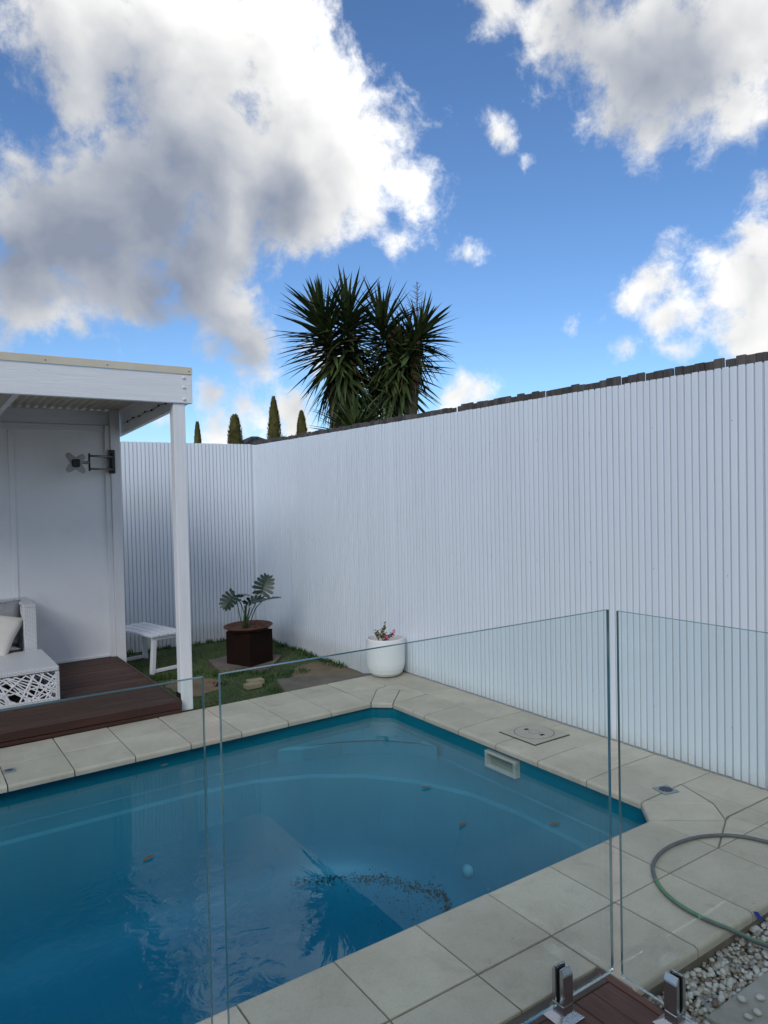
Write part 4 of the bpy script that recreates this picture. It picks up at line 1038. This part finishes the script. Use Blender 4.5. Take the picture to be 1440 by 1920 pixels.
# ------------------------------------------------------------------ gravel bed, hose
def gravel():
    tag(link('gravel_bed', data('gravel_bed', [(2.135, -1.0, -0.11), (4.23, -1.0, -0.11), (4.23, 1.625, -0.11), (2.135, 1.625, -0.11)], [(0, 1, 2, 3)], 'gravel_base')), kind='structure')
    V0 = []
    bm = bmesh.new(); bmesh.ops.create_icosphere(bm, subdivisions=2, radius=1.0); base = [v.co.copy() for v in bm.verts]; fb = [tuple(v.index for v in f.verts) for f in bm.faces]; bm.free()
    cols = [((0.50, 0.48, 0.44), 'pebble_white'), ((0.40, 0.36, 0.31), 'pebble_cream'), ((0.30, 0.25, 0.20), 'pebble_tan'), ((0.24, 0.24, 0.24), 'pebble_grey'), ((0.17, 0.11, 0.08), 'pebble_brown')]
    for c, n in cols: mat(n, c, 0.6, var=0.15, vscale=40, bump=0.15, bscale=200)
    V, Fc, I = [], [], []
    rnd = random.Random(11)
    def pebble(x, y, z, s, ci):
        q = Euler((rnd.uniform(-.5, .5), rnd.uniform(-.5, .5), rnd.uniform(0, 6.28))).to_matrix(); e = Vector((s * rnd.uniform(.9, 1.5), s * rnd.uniform(.75, 1.05), s * rnd.uniform(.55, .8))); sd = rnd.uniform(0, 99); b = len(V)
        for c in base:
            k = 1 + 0.16 * mnoise.noise(c * 1.3 + Vector((sd, 0, 0)))
            V.append(q @ Vector((c.x * e.x * k, c.y * e.y * k, c.z * e.z * k)) + Vector((x, y, z)))
        Fc.extend(tuple(b + i for i in f) for f in fb); I.extend([ci] * len(fb))
    for layer in range(2):
        y = 0.95
        while y < 1.615:
            x = 2.15
            while x < 3.35:
                px, py = x + rnd.uniform(-.008, .008), y + rnd.uniform(-.008, .008)
                s = rnd.choice((.0075, .009, .011, .012, .014)) * rnd.uniform(.85, 1.15)
                if not (px > 2.295 and py < 1.44 and layer == 1) : 
                    if layer == 0 or rnd.random() < .82: pebble(px, py, -0.095 + layer * 0.019 + rnd.uniform(-.004, .006), s, rnd.choices(range(5), (38, 30, 16, 11, 5))[0])
                x += 0.0215
            y += 0.0205
    me = data('gravel', V, Fc, [n for _, n in cols], True, I)
    tag(link('gravel', me), 'white and tan pebbles filling the bed beside the paving', 'gravel', kind='stuff')
    st = prismw(None, 'stepping_slab', [(2.300, 0.55), (3.3, 0.55), (3.3, 1.425), (2.302, 1.43)], -0.105, -0.056, 'concrete', bev=0.004)
    tag(st, 'pale concrete stepping slab among the pebbles', 'slab')
    labs = ('oval white pebble on the stepping slab, farthest from the glass', 'white pebble on the stepping slab near the right frame edge', 'small white pebble lowest on the stepping slab', 'white pebble lying beside the lowest one', 'reddish brown stone at the edge of the stepping slab')
    for (x, y, s, lab, mm) in ((2.47, 1.395, .014, labs[0], 'pebble_white'), (2.53, 1.36, .013, labs[1], 'pebble_white'), (2.405, 1.335, .012, labs[2], 'pebble_white'), (2.45, 1.328, .013, labs[3], 'pebble_white'), (2.372, 1.437, .013, labs[4], 'pebble_brown')):
        sd = U(0, 99); vv = [Vector((c.x * s * 1.3, c.y * s, c.z * s * .75)) * (1 + .12 * mnoise.noise(c + Vector((sd, 0, 0)))) for c in base]
        tag(link('pebble', data('pebble', vv, fb, mm, True), None, (x, y, -0.056 + s * .68), (0, 0, U(0, 6))), lab, 'pebble', 'loose stones on the slab')
    # low planting litter in the gravel
    bt = thing('blue_tag', 'torn blue plastic tag lying at the gravel edge', 'tag', (2.965, 1.60, -0.03))
    V = [(-0.02, 0.01, 0.035), (0.0, 0.0, 0.03), (0.015, -0.012, 0.0), (-0.006, -0.005, 0.004), (0.05, -0.05, -0.02), (0.07, -0.04, -0.028), (0.035, -0.02, -0.01)]
    me = data('strip', V, [(0, 3, 2, 1), (3, 6, 2), (6, 4, 5, 2)], 'blue_plastic'); so = link('strip', me, bt); md = so.modifiers.new('thick', 'SOLIDIFY'); md.thickness = 0.002
gravel()

def hose():
    pts = [(3.75, 1.40, .012), (3.66, 1.68, .012), (3.574, 1.875, .012), (3.538, 1.965, .012), (3.474, 2.041, .012), (3.377, 2.100, .012), (3.282, 2.128, .012), (3.164, 2.140, .012), (3.062, 2.130, .012), (2.97, 2.102, .012), (2.899, 2.063, .012), (2.822, 1.993, .012), (2.766, 1.913, .012), (2.730, 1.823, .013), (2.718, 1.740, .014), (2.722, 1.660, .014), (2.745, 1.590, .008), (2.80, 1.525, -.025), (2.87, 1.46, -.050), (2.98, 1.37, -.045), (3.2, 1.2, -.045)]
    path = catmull(pts, 7); V, Fc = tube_verts(path, 0.0092, 14, True)
    idx = []; n = len(path)
    for i in range(n - 1):
        u = i / n; tw = (0.62 - u) * 3.2      # the coloured stripe winds round as the hose twists
        for k in range(14):
            a = 2 * PI * k / 14; d = math.cos(a - 1.5 * PI - tw)
            idx.append(1 if d > 0.55 and u > 0.54 else 0)
    idx += [0, 0]
    b = Vector(path[0]); me = data('garden_hose', [v - b for v in V], Fc, ['hose_grey', 'hose_green'], True, idx)
    tag(link('garden_hose', me, None, b), 'grey and green garden hose looped across the paving', 'hose')
hose()

# ------------------------------------------------------------------ yuccas beyond the fence
def leaf_mesh(L, w, droop, m_, name='leaf'):
    V, Fc = [], []; n = 6
    for i in range(n):
        t = i / (n - 1); y = L * t; z = -droop * L * t * t; hw = w * (0.55 + 0.9 * t) * (1 - t) ** 0.55 if t < 1 else 0.0
        hw = w * (1 - t ** 2.2) * (0.65 + 0.6 * min(1, t * 3)) / 1.25
        V += [(-hw, y, z + hw * 0.45), (0, y, z), (hw, y, z + hw * 0.45)]
    for i in range(n - 1):
        a = i * 3; Fc += [(a, a+1, a+4, a+3), (a+1, a+2, a+5, a+4)]
    return data(name, V, Fc, m_, True)
YL = [leaf_mesh(1.0, 0.046, d, 'yucca_leaf') for d in (0.03, 0.12, 0.26, 0.07)]
YO = [leaf_mesh(1.0, 0.032, d, 'yucca_old') for d in (0.10, 0.22)]
def yucca(label, base, trunks, heads, n_single=300, seed=1):
    """heads: (centre, up direction, leaves, length, lowest elevation)"""
    rnd = random.Random(seed)
    T = thing('yucca_tree', label, 'yucca', base); o = origin(T)
    for (p, q, r0, r1) in trunks:
        p = Vector(p); q = Vector(q)
        path = catmull([p, p.lerp(q, .35) + Vector((rnd.uniform(-.06, .06), rnd.uniform(-.06, .06), 0)), p.lerp(q, .7) + Vector((rnd.uniform(-.05, .05), rnd.uniform(-.05, .05), 0)), q], 5)
        tubew(T, 'trunk', path, [r0 + (r1 - r0) * i / (len(path) - 1) for i in range(len(path))], 'yucca_trunk', 9)
    allv = []
    for (c, up, n, L, low, skirt) in heads:
        c = Vector(c); up = Vector(up).normalized(); X = up.orthogonal().normalized(); Y = up.cross(X)
        for k in range(n):
            u = (k + .5) / n; el = R(86 - (86 - low) * (u ** 0.62) + rnd.uniform(-11, 11)); az = k * 2.39996 + rnd.uniform(-.3, .3)
            d = (X * math.cos(az) + Y * math.sin(az)) * math.cos(el) + up * math.sin(el)
            if el < 0: d = (d + Vector((0, 0, -.10))).normalized()
            st = c - up * (skirt * u ** 1.4) + Vector((0, 0, 0))
            ln = L * rnd.uniform(.80, 1.1)
            old = el < R(-35) and rnd.random() < .10
            # leaves fold outward from their own axis; the underside keels down
            z = (up - d * up.dot(d)); z = z.normalized() if z.length > .05 else X
            x = d.cross(z); q = Matrix((x, d, z)).transposed().to_quaternion() @ Quaternion((0, 1, 0), rnd.uniform(-.35, .35))
            allv.append((st + d * .03, q, ln, old, rnd.randrange(4)))
    cam_p = Vector((0, 0, 1.8))
    order = sorted(range(len(allv)), key=lambda i: (allv[i][0] + allv[i][1] @ Vector((0, allv[i][2], 0)) - cam_p).length)
    single = set(order[:n_single]); V, Fc, I = [], [], []
    for i, (p, q, ln, old, v) in enumerate(allv):
        me = YO[v % 2] if old else YL[v]
        if i in single: link('leaf', me, T, p - o, q, (ln, ln, ln))
        else:
            b = len(V); V += [q @ (vv.co * ln) + p - o for vv in me.vertices]
            for f in me.polygons: Fc.append(tuple(b + k for k in f.vertices)); I.append(1 if old else 0)
    if V: tag(link('foliage', data('foliage', V, Fc, ['yucca_leaf', 'yucca_old'], True, I), T), kind='stuff')
    return T
def yuccas():
    g = -0.22
    B = (5.75, 9.0, g)
    T = yucca('large multi-headed yucca rising behind the white fence', B,
        [((5.75, 9.0, g), (5.36, 9.25, 4.25), .16, .075), ((5.8, 8.95, g), (5.68, 9.08, 4.35), .15, .075), ((5.9, 8.9, g), (6.16, 8.70, 4.25), .16, .075), ((6.0, 8.85, g), (6.46, 8.50, 4.05), .15, .075), ((5.85, 8.9, 1.5), (5.92, 8.86, 3.55), .10, .07)],
        [((5.34, 9.27, 4.28), (-.24, .15, 1), 360, .82, -72, 1.5), ((5.64, 9.10, 4.40), (.06, .05, 1), 190, .74, -56, .8), ((6.04, 8.78, 4.26), (-.06, .06, 1), 190, .72, -60, .9), ((6.46, 8.50, 4.10), (.46, -.34, 1), 230, .66, -62, .55),
         ((6.28, 8.62, 3.85), (.12, -.06, 1), 190, .76, -74, .95), ((5.92, 8.86, 3.40), (.0, -.1, 1), 50, .55, -50, .3)], 300, 3)
    # dry flower stalk above the right head
    o = origin(T); st = tubew(T, 'flower_stalk', [(6.46, 8.50, 4.2), (6.47, 8.50, 4.55), (6.48, 8.50, 4.93)], [.012, .009, .004], 'twig', 5)
    for k in range(22):
        z = 4.50 + k * 0.019; a = k * 2.4; l = 0.17 * (1 - k / 30); p = Vector((6.475, 8.50, z)); e = p + Vector((math.cos(a) * l, math.sin(a) * l, l * .55)); mid = (p + e) / 2 + Vector((0, 0, -.012))
        tubew(st, 'twig', [p, mid, e], [.004, .0035, .002], 'twig', 4)
    yucca('low young yucca between the big yucca and the fence', (5.10, 8.12, g), [((5.10, 8.12, g), (5.10, 8.12, 2.45), .08, .06)], [((5.10, 8.12, 2.62), (0, 0, 1), 100, .66, -15, .2)], 100, 5)
    yucca('small spiky yucca tip left of the big yucca', (4.95, 9.75, g), [((4.95, 9.75, g), (4.95, 9.75, 2.1), .06, .05)], [((4.95, 9.75, 2.35), (0, 0, 1), 46, .50, -20, .2)], 46, 6)
yuccas()

# ------------------------------------------------------------------ cypresses and the house far behind
def cypress(x, y, top, w, lab, seed, ex=0.6):
    rnd = random.Random(seed); g = -0.22
    T = thing('cypress_tree', lab, 'cypress', (x, y, g), 0, 'cypresses beyond the back fence')
    H = top - g
    tubew(T, 'trunk', [(x, y, g), (x, y, g + H * .5), (x, y, g + H * .93)], [.11, .07, .02], 'bark', 7)
    V, Fc = [], []
    for k in range(9000):
        t = rnd.random() ** 0.8; prof = math.sin(PI * min(1, (1 - t) ** 0.62 * .5 + .0)) 
        r = w * (1 - t) ** ex * (0.55 + .45 * min(1, t * 6)) * (1 + .22 * mnoise.noise(Vector((math.cos(k) * 2, t * 9, seed))))
        a = rnd.uniform(0, 6.283); rr = r * (rnd.random() ** 0.3) * (1 + .18 * mnoise.noise(Vector((a * 2.5, t * 14, seed * 3.1))))
        c = Vector((math.cos(a) * rr, math.sin(a) * rr, t * H * 1.0 + .1)); s = rnd.uniform(.035, .08)
        d = Vector((math.cos(a) * .5, math.sin(a) * .5, 1.1)).normalized(); e = Vector((-math.sin(a), math.cos(a), rnd.uniform(-.6, .6))).normalized()
        b = len(V); V += [c - e * s * .5, c + e * s * .5, c + d * s * 1.7]; Fc.append((b, b+1, b+2))
    link('crown', data('crown', V, Fc, 'cypress'), T)
cypress(9.52, 26.28, 4.50, 0.36, 'smallest cypress tip, just right of the pergola post', 1)
cypress(10.69, 25.49, 4.76, 0.58, 'rounded cypress left of the dark roof', 2, 0.42)
cypress(11.92, 24.67, 5.40, 0.60, 'tall pointed cypress right of the dark roof', 3)
cypress(12.78, 24.1, 4.85, 0.62, 'cypress partly hidden behind the large yucca', 4)

def added_house():
    # unseen house added behind the viewpoint so the glass reflects it, not open sky
    T = thing('house', 'added unseen house behind the viewpoint, there to be reflected in the glass', 'house', (-0.5, -2.6, -0.2))
    boxw(T, 'wall', (-7.0, -2.90, -0.2), (-0.9, -2.6, 2.55), 'house_render', 0); boxw(T, 'wall', (1.7, -2.90, -0.2), (5.2, -2.6, 2.55), 'house_render', 0)
    boxw(T, 'lintel', (-0.899, -2.90, 2.15), (1.699, -2.6, 2.55), 'house_render', 0)
    d = boxw(T, 'sliding_door', (-0.89, -2.80, 0.0), (-0.83, -2.70, 2.14), 'black_steel', 0.002)
    for x in (0.37, 1.63): boxw(d, 'stile', (x, -2.80, 0.0), (x + .06, -2.70, 2.14), 'black_steel', 0.002)
    boxw(d, 'pane', (-0.83, -2.76, 0.02), (0.37, -2.75, 2.13), 'gap_dark', 0); boxw(d, 'pane', (0.43, -2.76, 0.02), (1.63, -2.75, 2.13), 'gap_dark', 0)
    boxw(T, 'soffit', (-7.3, -3.5, 2.56), (5.5, -2.05, 2.60), 'house_render', 0); boxw(T, 'gutter', (-7.3, -2.049, 2.52), (5.5, -1.95, 2.64), 'black_steel', 0.004)
    o = origin(T); V = [(-7.3, -2.05, 2.61), (5.5, -2.05, 2.61), (5.5, -10, 2.61), (-7.3, -10, 2.61), (-3.3, -6, 4.3), (1.5, -6, 4.3)]
    link('roof', data('roof', [Vector(v) - o for v in V], [(0, 1, 5, 4), (1, 2, 5), (2, 3, 4, 5), (3, 0, 4)], 'roof_tile'), T)
mat('house_render', (0.20, 0.19, 0.18), 0.8, var=0.05, vscale=3)
added_house()

def house():
    T = thing('neighbour_house', 'distant house with dark tiled hip roof between the cypresses', 'house', (14.6, 32.5, -0.22))
    x0, x1, y0, y1, ze, zr = 10.4, 18.8, 28.6, 36.4, 2.60, 4.62
    boxw(T, 'wall', (x0 + .4, y0 + .4, -0.22), (x1 - .4, y1 - .4, ze), 'house_brick', 0)
    apexL, apexR = Vector((14.5, 32.5, zr)), Vector((14.8, 32.5, zr))
    c = [Vector((x0, y0, ze)), Vector((x1, y0, ze)), Vector((x1, y1, ze)), Vector((x0, y1, ze))]; o = origin(T)
    V = [v - o for v in c + [apexL, apexR]]
    roof = link('roof', data('roof', V, [(0, 1, 5, 4), (1, 2, 5), (2, 3, 4, 5), (3, 0, 4)], 'roof_tile'), T)
    ro = origin(roof)
    # courses of tiles on the two faces towards the garden
    for (a, b, ta, tb) in ((c[0], c[1], apexL, apexR), (c[3], c[0], apexL, apexL)):
        nn = 16
        for k in range(nn):
            t = k / nn; p = a.lerp(ta, t); q = b.lerp(tb, t); nrm = (b - a).cross(ta - a).normalized(); up = (ta - a) / nn
            V = [p, q, b.lerp(tb, t + 1 / nn), a.lerp(ta, t + 1 / nn)]
            V = [V[0] + nrm * .045, V[1] + nrm * .045, V[2] + nrm * .008, V[3] + nrm * .008, V[0] - nrm * .0, V[1] - nrm * .0]
            link('tile_course', data('tile_course', [v - p for v in V], [(0, 1, 2, 3), (4, 5, 1, 0)], 'roof_tile'), roof, p - ro)
    for (a, b) in ((c[0], apexL), (c[1], apexR), (c[3], apexL), (apexL, apexR)):
        tubew(roof, 'ridge_cap', [a + Vector((0, 0, .05)), b + Vector((0, 0, .05))], 0.10, 'roof_tile', 6)
house()
